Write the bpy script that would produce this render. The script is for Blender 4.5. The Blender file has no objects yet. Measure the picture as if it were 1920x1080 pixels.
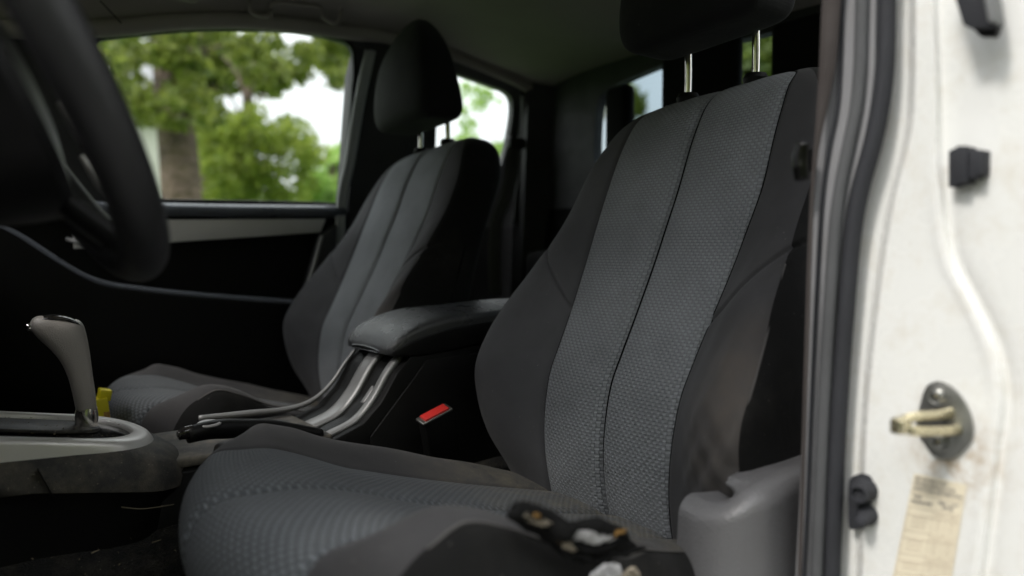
import bpy, bmesh, math, random
import numpy as np
from mathutils import Vector, Matrix
random.seed(7); RNG = np.random.default_rng(7)
D = bpy.data; S = bpy.context.scene; COL = S.collection
R = math.radians

# ------------------------------------------------------------ camera
FPX = 1390.0
TH = math.atan(78 / FPX); PS = math.atan(1070 * math.cos(TH) / FPX)
CF = np.array([math.sin(PS)*math.cos(TH), math.cos(PS)*math.cos(TH), -math.sin(TH)])
CR = np.array([math.cos(PS), -math.sin(PS), 0.0]); CU = np.cross(CR, CF)
CC = np.array([0, 0, 1.30])
cd = D.cameras.new('camera'); cam = D.objects.new('camera', cd); COL.objects.link(cam)
cd.sensor_width = 36; cd.lens = FPX / 1920 * 36; cd.clip_start = 0.02; cd.clip_end = 500
cam.matrix_world = Matrix(((CR[0], CU[0], -CF[0], 0), (CR[1], CU[1], -CF[1], 0), (CR[2], CU[2], -CF[2], 1.30), (0, 0, 0, 1)))
cd.dof.use_dof = True; cd.dof.focus_distance = .90; cd.dof.aperture_fstop = 2.5
S.camera = cam
def ray(px, py): return CF + (px-960)/FPX*CR - (py-540)/FPX*CU
def PY(px, py, Y): r = ray(px, py); return Vector(CC + r*(Y/r[1]))      # survey: photo point lying at lateral distance Y
def PX(px, py, X): r = ray(px, py); return Vector(CC + r*(X/r[0]))      # survey: photo point lying at station X

# ------------------------------------------------------------ world, sun, exposure
w = D.worlds.new('World'); S.world = w; w.use_nodes = True
nt = w.node_tree; bg = nt.nodes['Background']
sky = nt.nodes.new('ShaderNodeTexSky'); sky.sky_type = 'NISHITA'; sky.sun_disc = False
SUN = Vector((-0.68, -0.05, 0.73)).normalized()
sky.sun_elevation = math.asin(SUN.z); sky.sun_rotation = math.atan2(SUN.x, SUN.y)
sky.air_density = 1.0; sky.dust_density = 4.0; sky.ozone_density = 1.0
# broken white overcast over the clear sky
tc = nt.nodes.new('ShaderNodeTexCoord'); cn = nt.nodes.new('ShaderNodeTexNoise'); cn.inputs['Scale'].default_value = 2.2; cn.inputs['Detail'].default_value = 5
nt.links.new(tc.outputs['Generated'], cn.inputs['Vector'])
cr = nt.nodes.new('ShaderNodeMapRange'); cr.inputs[1].default_value = .35; cr.inputs[2].default_value = .65; cr.inputs[3].default_value = .78; cr.inputs[4].default_value = 1.
nt.links.new(cn.outputs['Fac'], cr.inputs[0])
cm = nt.nodes.new('ShaderNodeMix'); cm.data_type = 'RGBA'; 
# overcast: three times brighter overhead than at the horizon
sx = nt.nodes.new('ShaderNodeSeparateXYZ'); nt.links.new(tc.outputs['Generated'], sx.inputs[0])
gr_ = nt.nodes.new('ShaderNodeMapRange'); gr_.inputs[1].default_value = 0; gr_.inputs[2].default_value = 1; gr_.inputs[3].default_value = 5.0; gr_.inputs[4].default_value = 15.0
nt.links.new(sx.outputs[2], gr_.inputs[0])
cb = nt.nodes.new('ShaderNodeVectorMath'); cb.operation = 'SCALE'; cb.inputs[0].default_value = (.985, 1., 1.02); nt.links.new(gr_.outputs[0], cb.inputs['Scale'])
nt.links.new(cb.outputs[0], cm.inputs[7])
nt.links.new(cr.outputs[0], cm.inputs[0]); nt.links.new(sky.outputs[0], cm.inputs[6]); nt.links.new(cm.outputs[2], bg.inputs[0]); bg.inputs[1].default_value = 0.12
sd = D.lights.new('sun', 'SUN'); sd.energy = 1.15; sd.angle = R(10); sd.color = (1, 0.96, 0.9)
so = D.objects.new('sun', sd); COL.objects.link(so); so.rotation_euler = SUN.to_track_quat('Z', 'Y').to_euler()
S.view_settings.view_transform = 'Standard'; S.view_settings.look = 'None'
S.view_settings.exposure = 1.05; S.view_settings.gamma = 1
S.render.engine = 'CYCLES'
S.cycles.max_bounces = 8; S.cycles.diffuse_bounces = 5; S.cycles.transparent_max_bounces = 12

# ------------------------------------------------------------ materials
def newmat(name):
    m = D.materials.new(name); m.use_nodes = True
    t = m.node_tree; return m, t, t.nodes['Principled BSDF']
def N(t, typ, **k):
    n = t.nodes.new(typ)
    for a, v in k.items(): setattr(n, a, v)
    return n
def math_(t, op, a, b=None, c=None):
    n = N(t, 'ShaderNodeMath', operation=op)
    for i, v in enumerate((a, b, c)):
        if v is None: continue
        if isinstance(v, (int, float)): n.inputs[i].default_value = v
        else: t.links.new(v, n.inputs[i])
    return n.outputs[0]
def mixc(t, fac, a, b):
    n = N(t, 'ShaderNodeMix', data_type='RGBA')
    if isinstance(fac, (int, float)): n.inputs[0].default_value = fac
    else: t.links.new(fac, n.inputs[0])
    for i, v in ((6, a), (7, b)):
        if isinstance(v, tuple): n.inputs[i].default_value = (*v, 1)
        else: t.links.new(v, n.inputs[i])
    return n.outputs[2]
def noise(t, scale, detail=3, vec=None, rough=.55):
    n = N(t, 'ShaderNodeTexNoise'); n.inputs['Scale'].default_value = scale; n.inputs['Detail'].default_value = detail
    n.inputs['Roughness'].default_value = rough
    if vec is None: vec = N(t, 'ShaderNodeTexCoord').outputs['Object']
    t.links.new(vec, n.inputs['Vector']); return n.outputs['Fac']
def ramp(t, fac, lo, hi, a=0., b=1.):
    n = N(t, 'ShaderNodeMapRange', clamp=True); t.links.new(fac, n.inputs[0])
    for i, v in enumerate((lo, hi, a, b)): n.inputs[i+1].default_value = v
    return n.outputs[0]
def bump(t, p, h, dist, strength=1.0, prev=None):
    b = N(t, 'ShaderNodeBump'); b.inputs['Distance'].default_value = dist; b.inputs['Strength'].default_value = strength
    t.links.new(h, b.inputs['Height'])
    if prev: t.links.new(prev, b.inputs['Normal'])
    t.links.new(b.outputs[0], p.inputs['Normal']); return b.outputs[0]

def m_basic(name, col, rough=.5, metal=0., grain=None, gd=.0004, var=.25, vscale=6, coat=0, dust=0., dustcol=(.22, .19, .14), spec=.5):
    m, t, p = newmat(name)
    c = mixc(t, ramp(t, noise(t, vscale, 4), .3, .7), tuple(x*(1-var) for x in col), tuple(min(1, x*(1+var)) for x in col))
    if dust:
        f = ramp(t, noise(t, 23, 6, rough=.7), .45, .8, 0, dust)
        c = mixc(t, f, c, dustcol)
        sp = ramp(t, noise(t, 420, 2), .70, .74, 0, min(1, dust*1.5)); c = mixc(t, sp, c, (.35, .31, .24))
    t.links.new(c, p.inputs['Base Color'])
    p.inputs['Metallic'].default_value = metal; p.inputs['Coat Weight'].default_value = coat
    p.inputs['Specular IOR Level'].default_value = spec
    t.links.new(ramp(t, noise(t, 30, 4), .3, .7, max(.02, rough-.07), min(1, rough+.07)), p.inputs['Roughness'])
    if grain:
        n = N(t, 'ShaderNodeTexVoronoi'); n.inputs['Scale'].default_value = grain
        t.links.new(N(t, 'ShaderNodeTexCoord').outputs['Object'], n.inputs['Vector'])
        bump(t, p, n.outputs['Distance'], gd)
    return m

def m_fabric(name, col, patt=False, dust=0., wear=None):
    m, t, p = newmat(name)
    uv = N(t, 'ShaderNodeUVMap').outputs[0]
    c = mixc(t, ramp(t, noise(t, 9, 4), .3, .7), tuple(x*.82 for x in col), tuple(x*1.18 for x in col))
    sep = N(t, 'ShaderNodeSeparateXYZ'); t.links.new(uv, sep.inputs[0])
    weave = math_(t, 'MULTIPLY', math_(t, 'SINE', math_(t, 'MULTIPLY', sep.outputs[0], 4200.)), math_(t, 'SINE', math_(t, 'MULTIPLY', sep.outputs[1], 4200.)))
    fine = noise(t, 900, 2, uv)
    nrm = None
    if patt:
        cs = .0040 if not dust else .0046; pk = .22 if not dust else .55
        # interlocking short bars: upright and lying bars alternate from cell to cell
        wob = math_(t, 'MULTIPLY', math_(t, 'SUBTRACT', noise(t, 120, 2, uv), .5), .25)
        x = math_(t, 'ADD', math_(t, 'DIVIDE', sep.outputs[0], cs), wob); y = math_(t, 'ADD', math_(t, 'DIVIDE', sep.outputs[1], cs), wob)
        par = math_(t, 'FLOORED_MODULO', math_(t, 'ADD', math_(t, 'FLOOR', x), math_(t, 'FLOOR', y)), 2.)
        fx = math_(t, 'FRACT', x); fy = math_(t, 'FRACT', y)
        tt = math_(t, 'ADD', math_(t, 'MULTIPLY', fx, par), math_(t, 'MULTIPLY', fy, math_(t, 'SUBTRACT', 1., par)))
        s = math_(t, 'SINE', math_(t, 'MULTIPLY', tt, math.pi))
        h = ramp(t, s, .0, .75)
        g = ramp(t, s, .0, .5)
        c = mixc(t, math_(t, 'MULTIPLY', math_(t, 'SUBTRACT', 1., g), ramp(t, noise(t, 11, 4), .35, .65, .65, 1.)), c, tuple(x*.16 for x in col))
        c = mixc(t, math_(t, 'MULTIPLY', par, pk), c, tuple(x*.3 for x in col))
        nrm = bump(t, p, h, .0011, 1.0)
    if dust:
        geo = N(t, 'ShaderNodeTexCoord').outputs['Object']
        mp = N(t, 'ShaderNodeSeparateXYZ'); t.links.new(geo, mp.inputs[0])
        # crumbs and dust collected toward the rear fold of the cushion (object space)
        rear = ramp(t, mp.outputs[0], .02, .22)
        f = math_(t, 'MULTIPLY', rear, ramp(t, noise(t, 38, 6, rough=.75), .42, .7, .1, dust))
        c = mixc(t, f, c, (.20, .175, .12))
        spk = math_(t, 'MULTIPLY', math_(t, 'ADD', rear, .12), ramp(t, noise(t, 520, 2), .68, .73)); c = mixc(t, spk, c, (.36, .31, .2))
    if wear:
        geo = N(t, 'ShaderNodeTexCoord').outputs['Object']
        vd = N(t, 'ShaderNodeVectorMath', operation='DISTANCE')
        sc = N(t, 'ShaderNodeVectorMath', operation='MULTIPLY'); t.links.new(geo, sc.inputs[0]); sc.inputs[1].default_value = (1, 1, wear[3])
        t.links.new(sc.outputs[0], vd.inputs[0]); vd.inputs[1].default_value = (wear[0], wear[1], wear[2]*wear[3])
        f = math_(t, 'MULTIPLY', ramp(t, vd.outputs['Value'], .0, wear[4], 1, 0), ramp(t, noise(t, 30, 5), .3, .7, .25, .8))
        c = mixc(t, f, c, (.115, .092, .072))
    t.links.new(c, p.inputs['Base Color'])
    lint = ramp(t, noise(t, 330, 2), .745, .765, 0, .55); c = mixc(t, lint, c, (.30, .29, .27))
    soil = ramp(t, noise(t, 6, 6, rough=.7), .52, .75, 0, .16); c = mixc(t, soil, c, (.10, .092, .080))
    t.links.new(c, p.inputs['Base Color'])
    p.inputs['Roughness'].default_value = .78; p.inputs['Specular IOR Level'].default_value = .13
    p.inputs['Sheen Weight'].default_value = .08; p.inputs['Sheen Roughness'].default_value = .4
    nrm = bump(t, p, math_(t, 'ADD', weave, fine), .00016, .7, nrm)
    bump(t, p, noise(t, 14, 3), .006, .35, nrm)
    return m

M = {}
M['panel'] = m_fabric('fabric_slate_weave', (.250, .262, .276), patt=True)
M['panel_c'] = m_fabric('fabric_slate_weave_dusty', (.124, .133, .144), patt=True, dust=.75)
M['plain'] = m_fabric('fabric_charcoal', (.068, .068, .072))
M['rest'] = m_fabric('fabric_headrest', (.016, .016, .017))
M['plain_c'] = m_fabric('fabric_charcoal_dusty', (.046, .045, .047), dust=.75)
M['plain_w'] = m_fabric('fabric_charcoal_worn', (.062, .061, .064), wear=(.15, -.20, .40, .45, .10))
M['back'] = m_fabric('fabric_black', (.007, .007, .007))
M['seam'] = m_basic('dark_seam', (.004, .004, .004), .9, spec=.05)
M['stitch'] = m_basic('stitching', (.07, .066, .064), .8)
M['tear'] = m_basic('torn_black_fabric', (.008, .008, .008), .95, spec=.05, grain=300, gd=.001)
M['black'] = m_basic('black_plastic', (.006, .006, .006), .42, grain=900, gd=.0002, spec=.16)
M['blackd'] = m_basic('black_plastic_dusty', (.016, .016, .017), .55, grain=900, gd=.0002, dust=.35)
M['gloss'] = m_basic('gloss_black', (.006, .006, .007), .12, dust=.15)
M['edge'] = m_basic('satin_edge_plastic', (.13, .14, .165), .32, grain=900, gd=.0002)  # bluish highlight on the door ledges, put into the colour
M['leather'] = m_basic('wheel_leather', (.009, .009, .010), .42, grain=1000, gd=.0003)
M['gloss2'] = m_basic('clean_gloss_black', (.004, .004, .004), .14, spec=.4)
M['console'] = m_basic('console_plastic', (.045, .046, .048), .42, grain=1100, gd=.0002, dust=.10)
M['fairing'] = m_basic('console_fairing_dusty', (.028, .027, .026), .65, grain=1000, gd=.0004, dust=.6)
M['lid'] = m_basic('lid_vinyl', (.030, .032, .035), .30, grain=1200, gd=.00025, dust=.12)
M['silver'] = m_basic('silver_paint', (.62, .60, .58), .38, .35, var=.06)
M['silverd'] = m_basic('silver_trim', (.22, .22, .22), .40, .3, var=.15)
M['doorsilver'] = m_basic('door_silver', (.68, .66, .63), .45, .2, var=.08)
M['chrome'] = m_basic('chrome', (.80, .78, .74), .12, 1., var=.15, vscale=60)
M['steel'] = m_basic('zinc_steel', (.24, .24, .225), .36, .85, var=.3, vscale=40)
M['yzinc'] = m_basic('yellow_zinc', (.62, .56, .38), .28, .9, var=.3, vscale=60)
M['knob'] = m_basic('knob_leather', (.33, .305, .285), .36, grain=900, gd=.0003, var=.12)
M['lining'] = m_basic('roof_lining', (.31, .29, .26), .95, grain=700, gd=.0004, var=.06)
M['sidecover'] = m_basic('seat_cover_plastic', (.13, .128, .132), .38, grain=380, gd=.00035, var=.1)
M['carpet'] = m_basic('carpet', (.010, .010, .010), .98, grain=400, gd=.003, dust=.30)
M['rubber'] = m_basic('rubber', (.030, .031, .036), .75, spec=.3, grain=500, gd=.0003, var=.2)
M['rubberL'] = m_basic('rubber_grey', (.16, .165, .17), .5, grain=500, gd=.0003, var=.2, dust=.15)
M['trim'] = m_basic('pillar_trim', (.23, .23, .24), .85, spec=.3, grain=700, gd=.0003, var=.1, dust=.1)
M['pale'] = m_basic('pale_grey_seal', (.42, .43, .44), .4, var=.1)  # far pillar seal, paled to carry the light from the windscreen
M['trimd'] = m_basic('pillar_trim_dark', (.035, .035, .037), .6, grain=700, gd=.0003)
M['midrub'] = m_basic('rubber_mid_grey', (.085, .087, .091), .8, spec=.3, grain=500, gd=.0003, var=.2)
M['trimg'] = m_basic('quarter_trim', (.12, .12, .125), .6, grain=700, gd=.0003)
M['webbing'] = m_basic('belt_webbing', (.045, .037, .035), .85, grain=1200, gd=.0004)
M['red'] = m_basic('red_plastic', (.62, .035, .03), .35, var=.05)
M['foam'] = m_basic('foam', (.46, .45, .46), .95, grain=260, gd=.002, var=.05)
M['foamt'] = m_basic('tan_foam', (.36, .31, .24), .95, grain=260, gd=.002, var=.2, vscale=70)
M['foamo'] = m_basic('aged_foam', (.42, .24, .07), .95, grain=260, gd=.002, var=.2, vscale=90)
M['yellow'] = m_basic('yellow_plastic', (.72, .62, .02), .4, var=.1)
M['label'] = m_basic('label_paper', (.72, .65, .50), .6, var=.05, vscale=30)
M['ink'] = m_basic('label_ink', (.10, .09, .11), .7)
M['inkl'] = m_basic('label_ink_light', (.42, .34, .27), .7)
M['straw'] = m_basic('straw', (.17, .14, .09), .8)

def m_paint():
    m, t, p = newmat('white_paint')
    c = mixc(t, ramp(t, noise(t, 5, 4), .3, .7), (.74, .74, .715), (.80, .80, .78))
    f = ramp(t, noise(t, 28, 7, rough=.75), .50, .75, 0, .38); c = mixc(t, f, c, (.50, .43, .31))
    vd = N(t, 'ShaderNodeVectorMath', operation='DISTANCE'); t.links.new(N(t, 'ShaderNodeTexCoord').outputs['Object'], vd.inputs[0]); vd.inputs[1].default_value = (0, -.055, .345)
    f2 = math_(t, 'MULTIPLY', ramp(t, vd.outputs['Value'], .005, .045, 1, 0), ramp(t, noise(t, 90, 6, rough=.8), .42, .62, 0, .9)); c = mixc(t, f2, c, (.42, .31, .19))
    sp = ramp(t, noise(t, 240, 2), .765, .79, 0, .7); c = mixc(t, sp, c, (.30, .18, .11))
    t.links.new(c, p.inputs['Base Color'])
    t.links.new(ramp(t, noise(t, 28, 5), .4, .7, .22, .5), p.inputs['Roughness']); p.inputs['Coat Weight'].default_value = .35
    p.inputs['Coat Roughness'].default_value = .15
    return m
M['paint'] = m_paint()
def m_glass(name, tint, gl=.06):
    m, t, p = newmat(name); t.nodes.remove(p)
    tr = N(t, 'ShaderNodeBsdfTransparent'); tr.inputs[0].default_value = (*tint, 1)
    g = N(t, 'ShaderNodeBsdfGlossy'); g.inputs['Roughness'].default_value = .02
    fr = N(t, 'ShaderNodeFresnel'); fr.inputs[0].default_value = 1.35
    mx = N(t, 'ShaderNodeMixShader'); t.links.new(fr.outputs[0], mx.inputs[0])
    t.links.new(tr.outputs[0], mx.inputs[1]); t.links.new(g.outputs[0], mx.inputs[2])
    t.links.new(mx.outputs[0], t.nodes['Material Output'].inputs[0]); return m
M['glass'] = m_glass('window_glass', (.88, .92, .90)); M['tint'] = m_glass('tinted_glass', (.34, .42, .45))
def m_leaf(name, a, b):
    m, t, p = newmat(name)
    at = N(t, 'ShaderNodeAttribute', attribute_name='tone')
    c = mixc(t, at.outputs['Fac'], a, b); t.links.new(c, p.inputs['Base Color']); p.inputs['Roughness'].default_value = .5
    tl = N(t, 'ShaderNodeBsdfTranslucent'); t.links.new(c, tl.inputs[0])
    mx = N(t, 'ShaderNodeMixShader'); mx.inputs[0].default_value = .5
    t.links.new(p.outputs[0], mx.inputs[1]); t.links.new(tl.outputs[0], mx.inputs[2])
    t.links.new(mx.outputs[0], t.nodes['Material Output'].inputs[0]); return m
M['leafd'] = m_leaf('leaves_olive', (.10, .15, .025), (.34, .38, .08))
M['leafb'] = m_leaf('leaves_bright', (.15, .23, .025), (.38, .44, .08))
M['leafg'] = m_leaf('leaves_light', (.20, .36, .06), (.44, .60, .16))
M['bark'] = m_basic('bark', (.11, .078, .06), .9, grain=12, gd=.03, var=.5, vscale=3)
M['grass'] = m_basic('grass', (.08, .16, .03), .95, var=.4, vscale=1.5)
M['concrete'] = m_basic('asphalt', (.10, .10, .098), .9, var=.15, vscale=2)
M['wall'] = m_basic('render_wall', (.70, .68, .63), .9, var=.05, vscale=1)
M['roof'] = m_basic('grey_roof', (.24, .24, .25), .8, var=.2)

# ------------------------------------------------------------ builders
def thing(name, label, cat, loc=(0, 0, 0), group=None):
    o = D.objects.new(name, None); COL.objects.link(o); o.location = loc; o.empty_display_size = .05
    o['label'] = label; o['category'] = cat
    if group: o['group'] = group
    return o
def rootloc(p):
    while p is not None and p.parent is not None: p = p.parent
    return Vector(p.location) if p is not None else Vector((0, 0, 0))
def tag(o, label, cat=None, group=None, kind=None):
    if label: o['label'] = label
    if cat: o['category'] = cat
    if group: o['group'] = group
    if kind: o['kind'] = kind
    return o
def mk(name, verts, faces, mat, parent=None, smooth=True, uv=None, kind=None, label=None):
    me = D.meshes.new(name); L = rootloc(parent)
    V = np.asarray(verts, dtype=float).reshape(-1, 3) - np.array(L)
    me.from_pydata(V.tolist(), [], [tuple(int(i) for i in f) for f in faces])
    me.validate(); me.materials.append(M[mat] if isinstance(mat, str) else mat)
    if uv is not None:
        ul = me.uv_layers.new(name='UVMap'); idx = np.empty(len(me.loops), dtype=np.int32); me.loops.foreach_get('vertex_index', idx)
        ul.data.foreach_set('uv', np.asarray(uv, dtype=np.float32)[idx].ravel())
    if smooth: me.polygons.foreach_set('use_smooth', [True]*len(me.polygons))
    me.update()
    o = D.objects.new(name, me); COL.objects.link(o); o.parent = parent
    if kind: o['kind'] = kind
    if label: o['label'] = label
    return o
def bmobj(name, bm, mat, parent=None, smooth=False, angle=None, kind=None, label=None):
    me = D.meshes.new(name); bmesh.ops.translate(bm, verts=bm.verts, vec=-rootloc(parent))
    bmesh.ops.recalc_face_normals(bm, faces=bm.faces)
    if smooth:
        for f in bm.faces: f.smooth = True
        for e in bm.edges:
            if len(e.link_faces) == 2 and e.calc_face_angle(0) > R(angle or 35): e.smooth = False
    bm.to_mesh(me); bm.free(); me.materials.append(M[mat])
    o = D.objects.new(name, me); COL.objects.link(o); o.parent = parent
    if kind: o['kind'] = kind
    if label: o['label'] = label
    return o
def gridfaces(nr, nc, close=False):
    f = []
    for i in range(nr-1):
        for j in range(nc-1 + (1 if close else 0)):
            k = (j+1) % nc; f.append((i*nc+j, i*nc+k, (i+1)*nc+k, (i+1)*nc+j))
    return f
def interp(pts, n, closed=False):
    """Catmull-Rom through pts, n samples evenly by length"""
    P = [np.array(p, float) for p in pts]
    if closed: P = [P[-1]] + P + [P[0], P[1]]
    else: P = [2*P[0]-P[1]] + P + [2*P[-1]-P[-2]]
    out = []
    for i in range(1, len(P)-2):
        for t in np.linspace(0, 1, 24, endpoint=False):
            a, b, c, d = P[i-1:i+3]
            out.append(.5*((2*b)+(-a+c)*t+(2*a-5*b+4*c-d)*t*t+(-a+3*b-3*c+d)*t**3))
    out.append(P[-2]); out = np.array(out)
    s = np.r_[0, np.cumsum(np.linalg.norm(np.diff(out, axis=0), axis=1))]
    q = np.linspace(0, s[-1], n, endpoint=not closed)
    return np.stack([np.interp(q, s, out[:, k]) for k in range(out.shape[1])], 1)
def tube(path, r, n=40, seg=12, closed=False, up=(0, 0, 1), caps=True, raw=False):
    """r: number, list of radii (or (ru,rv) pairs) spread along the path"""
    P = np.array(path, float) if raw else interp(path, n, closed)
    m = len(P); rr = np.array([(x, x) if np.isscalar(x) else x for x in (r if isinstance(r, (list, np.ndarray)) else [r, r])], float)
    q = np.linspace(0, 1, m); ru = np.interp(q, np.linspace(0, 1, len(rr)), rr[:, 0]); rv = np.interp(q, np.linspace(0, 1, len(rr)), rr[:, 1])
    V = []
    for i in range(m):
        a = P[(i+1) % m] if (closed or i < m-1) else P[i]; b = P[i-1] if (closed or i > 0) else P[i]
        T = a-b; T /= np.linalg.norm(T)+1e-12
        u = np.cross(np.array(up, float), T); u /= np.linalg.norm(u)+1e-12; v = np.cross(T, u)
        for k in range(seg):
            an = 2*math.pi*k/seg; V.append(P[i]+u*ru[i]*math.cos(an)+v*rv[i]*math.sin(an))
    F = gridfaces(m, seg, True)
    if closed: F += [((m-1)*seg+j, (m-1)*seg+(j+1) % seg, (j+1) % seg, j) for j in range(seg)]
    elif caps: F += [tuple(range(seg))[::-1], tuple((m-1)*seg+j for j in range(seg))]
    return V, F
def tubeo(name, path, r, mat, parent=None, label=None, kind=None, **k):
    V, F = tube(path, r, **k); return mk(name, V, F, mat, parent, label=label, kind=kind)
def rbox(name, c, size, mat, parent=None, bev=.004, rot=None, seg=3, label=None, taper=None):
    bm = bmesh.new(); bmesh.ops.create_cube(bm, size=1)
    for v in bm.verts:
        if taper and v.co.z > 0: v.co.x *= taper[0]; v.co.y *= taper[1]
        v.co = Vector((v.co.x*size[0], v.co.y*size[1], v.co.z*size[2]))
    bmesh.ops.bevel(bm, geom=bm.edges[:], offset=bev, segments=seg, profile=.5, affect='EDGES')
    if rot is not None: bmesh.ops.transform(bm, matrix=rot.to_4x4() if hasattr(rot, 'to_4x4') else rot, verts=bm.verts)
    bmesh.ops.translate(bm, verts=bm.verts, vec=Vector(c))
    return bmobj(name, bm, mat, parent, True, 40, label=label)
def prism(name, poly, thick, mat, parent=None, bev=0, label=None, seg=2, smooth=True):
    """poly: list of 3D points (planar); thick: extrusion vector"""
    bm = bmesh.new(); vs = [bm.verts.new(Vector(p)) for p in poly]; f = bm.faces.new(vs)
    r = bmesh.ops.extrude_face_region(bm, geom=[f]); nv = [g for g in r['geom'] if isinstance(g, bmesh.types.BMVert)]
    bmesh.ops.translate(bm, verts=nv, vec=Vector(thick))
    if bev: bmesh.ops.bevel(bm, geom=bm.edges[:], offset=bev, segments=seg, profile=.5, affect='EDGES', clamp_overlap=True)
    return bmobj(name, bm, mat, parent, smooth, 35, label=label)
def lathe(name, prof, c, axis, mat, parent=None, seg=32, label=None):
    """prof: (r, h) pairs"""
    q = Vector(axis).normalized().to_track_quat('Z', 'Y').to_matrix(); V = []
    for r, h in prof:
        for k in range(seg):
            a = 2*math.pi*k/seg; V.append(Vector(c)+q@Vector((r*math.cos(a), r*math.sin(a), h)))
    F = gridfaces(len(prof), seg, True)
    F += [tuple(range(seg))[::-1], tuple((len(prof)-1)*seg+j for j in range(seg))]
    bm = bmesh.new(); vs = [bm.verts.new(v) for v in V]
    for f in F:
        try: bm.faces.new([vs[i] for i in f])
        except ValueError: pass
    return bmobj(name, bm, mat, parent, True, 40, label=label)
def ring(name, inner, outer, off, mat, parent=None, label=None, kind=None):
    """flat frame between two matched closed loops, thickness vector off"""
    n = len(inner); o = Vector(off); V = [Vector(p) for p in inner]+[Vector(p) for p in outer]
    V += [v+o for v in V]; F = []
    for i in range(n):
        j = (i+1) % n
        F += [(i, j, n+j, n+i), (2*n+i, 3*n+i, 3*n+j, 2*n+j), (i, 2*n+i, 2*n+j, j), (n+i, n+j, 3*n+j, 3*n+i)]
    bm = bmesh.new(); vs = [bm.verts.new(v) for v in V]
    for f in F: bm.faces.new([vs[i] for i in f])
    return bmobj(name, bm, mat, parent, True, 30, label=label, kind=kind)
def sm(x, a, b): t = np.clip((np.asarray(x, float)-a)/(b-a), 0, 1); return t*t*(3-2*t)

# ------------------------------------------------------------ seats
FLZ = 0.80
def copytree(o, parent=None, skip=()):
    c = o.copy(); COL.objects.link(c); c.parent = parent
    for ch in list(o.children):
        if ch.get('skip'): continue
        copytree(ch, c)
    return c
Y0 = .62
def loft_seat(fr, bk, Wp, Pp, Bn, Bo, ridge, nS, nE, nfr, disp=None, post=None, side=.93):
    """fr,bk: front / back curves (x,z) with matched stations. Wp: half width, Pp: seam half width, Bn/Bo: bolster height inboard(+Y)/outboard(-Y)
    each given at the same stations. Returns dict of column-range grids."""
    st = np.linspace(0, 1, len(fr))
    A = interp([(*a, *b, w_, p_, bn, bo) for a, b, w_, p_, bn, bo in zip(fr, bk, Wp, Pp, Bn, Bo)], nS)
    F2, B2, W, P, bN, bO = A[:, 0:2], A[:, 2:4], A[:, 4], A[:, 5], A[:, 6], A[:, 7]
    arc = np.r_[0, np.cumsum(np.linalg.norm(np.diff(F2, axis=0), axis=1))]
    mid = .5*(F2+B2); d = F2-mid; L = np.linalg.norm(d, axis=1, keepdims=True); dn = d/(L+1e-9)
    out = {}
    def colpts(w, front=True):
        w = np.asarray(w); aw = np.minimum(np.abs(w)/W, 1)
        n = nE if front else 4.
        e = np.power(np.maximum(1-np.power(aw, n), 0), 1/n)
        if front:
            B = np.where(w > 0, bN, bO); r = W*ridge
            rise = sm(np.abs(w), P, 1.0*r+1e-6) if False else np.clip((np.abs(w)-P)/(r-P+1e-9), 0, 1)
            rise = np.sin(rise*math.pi/2)**1.3
            fall = np.sqrt(np.clip(1-np.clip((np.abs(w)-r)/(W-r+1e-9), 0, 1)**2, 0, 1))
            off = e[:, None]*L+(B*rise*fall)[:, None]
            g = -.0120*np.exp(-(np.abs(w)/.0050)**1.3) - .0055*np.exp(-(np.abs(np.abs(w)-P)/.0028)**1.5) + .003*np.cos(np.clip(w/P, -1, 1)*math.pi*2)*0
            # gently padded panels
            g = g + .004*np.sin(np.clip(np.abs(w)/P, 0, 1)*math.pi)
            if disp is not None: g = g + disp(w, arc, F2)
            p = mid+dn*(off+g[:, None]*np.minimum(1, L[:, 0]/.03)[:, None])
        else: p = mid-dn*L*e[:, None]
        if post is not None: p = post(p, w)
        return np.stack([p[:, 0], Y0+w, p[:, 1]], 1)
    def seg(a, b, n, bias=None):
        t = np.linspace(0, 1, n)
        if bias == 'lo': t = 1-np.cos(t*math.pi/2)
        if bias == 'hi': t = np.sin(t*math.pi/2)
        cols = [colpts(a+(b-a)*x) for x in t]; uv = [np.stack([a+(b-a)*x, arc], 1) for x in t]
        return np.stack(cols, 1), np.stack(uv, 1)
    z = np.zeros_like(W)
    Rg = W*side; out['outside'] = seg(-W, -Rg, 26, 'lo'); out['inside'] = seg(Rg, W, 26, 'hi'); out['out'] = seg(-Rg, -P, nfr); out['p1'] = seg(-P, z, nfr); out['p2'] = seg(z, P, nfr); out['in'] = seg(P, Rg, nfr)
    t = np.cos(np.linspace(0, math.pi, 40))
    cols = [colpts(W*x, False) for x in t]; out['back'] = (np.stack(cols, 1), np.stack([np.stack([W*x, arc], 1) for x in t], 1))
    ends = [np.concatenate([np.concatenate([out[k][0][i] for k in ('out', 'p1', 'p2', 'in')]), out['back'][0][i]]) for i in (0, -1)]
    return out, ends, A
def gobj(name, g, mat, parent, label=None):
    V, uv = g; nr, nc = V.shape[:2]
    return mk(name, V.reshape(-1, 3), gridfaces(nr, nc), mat, parent, uv=uv.reshape(-1, 2), label=label)

seat = thing('driver_seat', 'near front seat with a torn outer cushion edge, beside the door opening', 'car seat', (.40, .62, FLZ), 'front seats')
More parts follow.
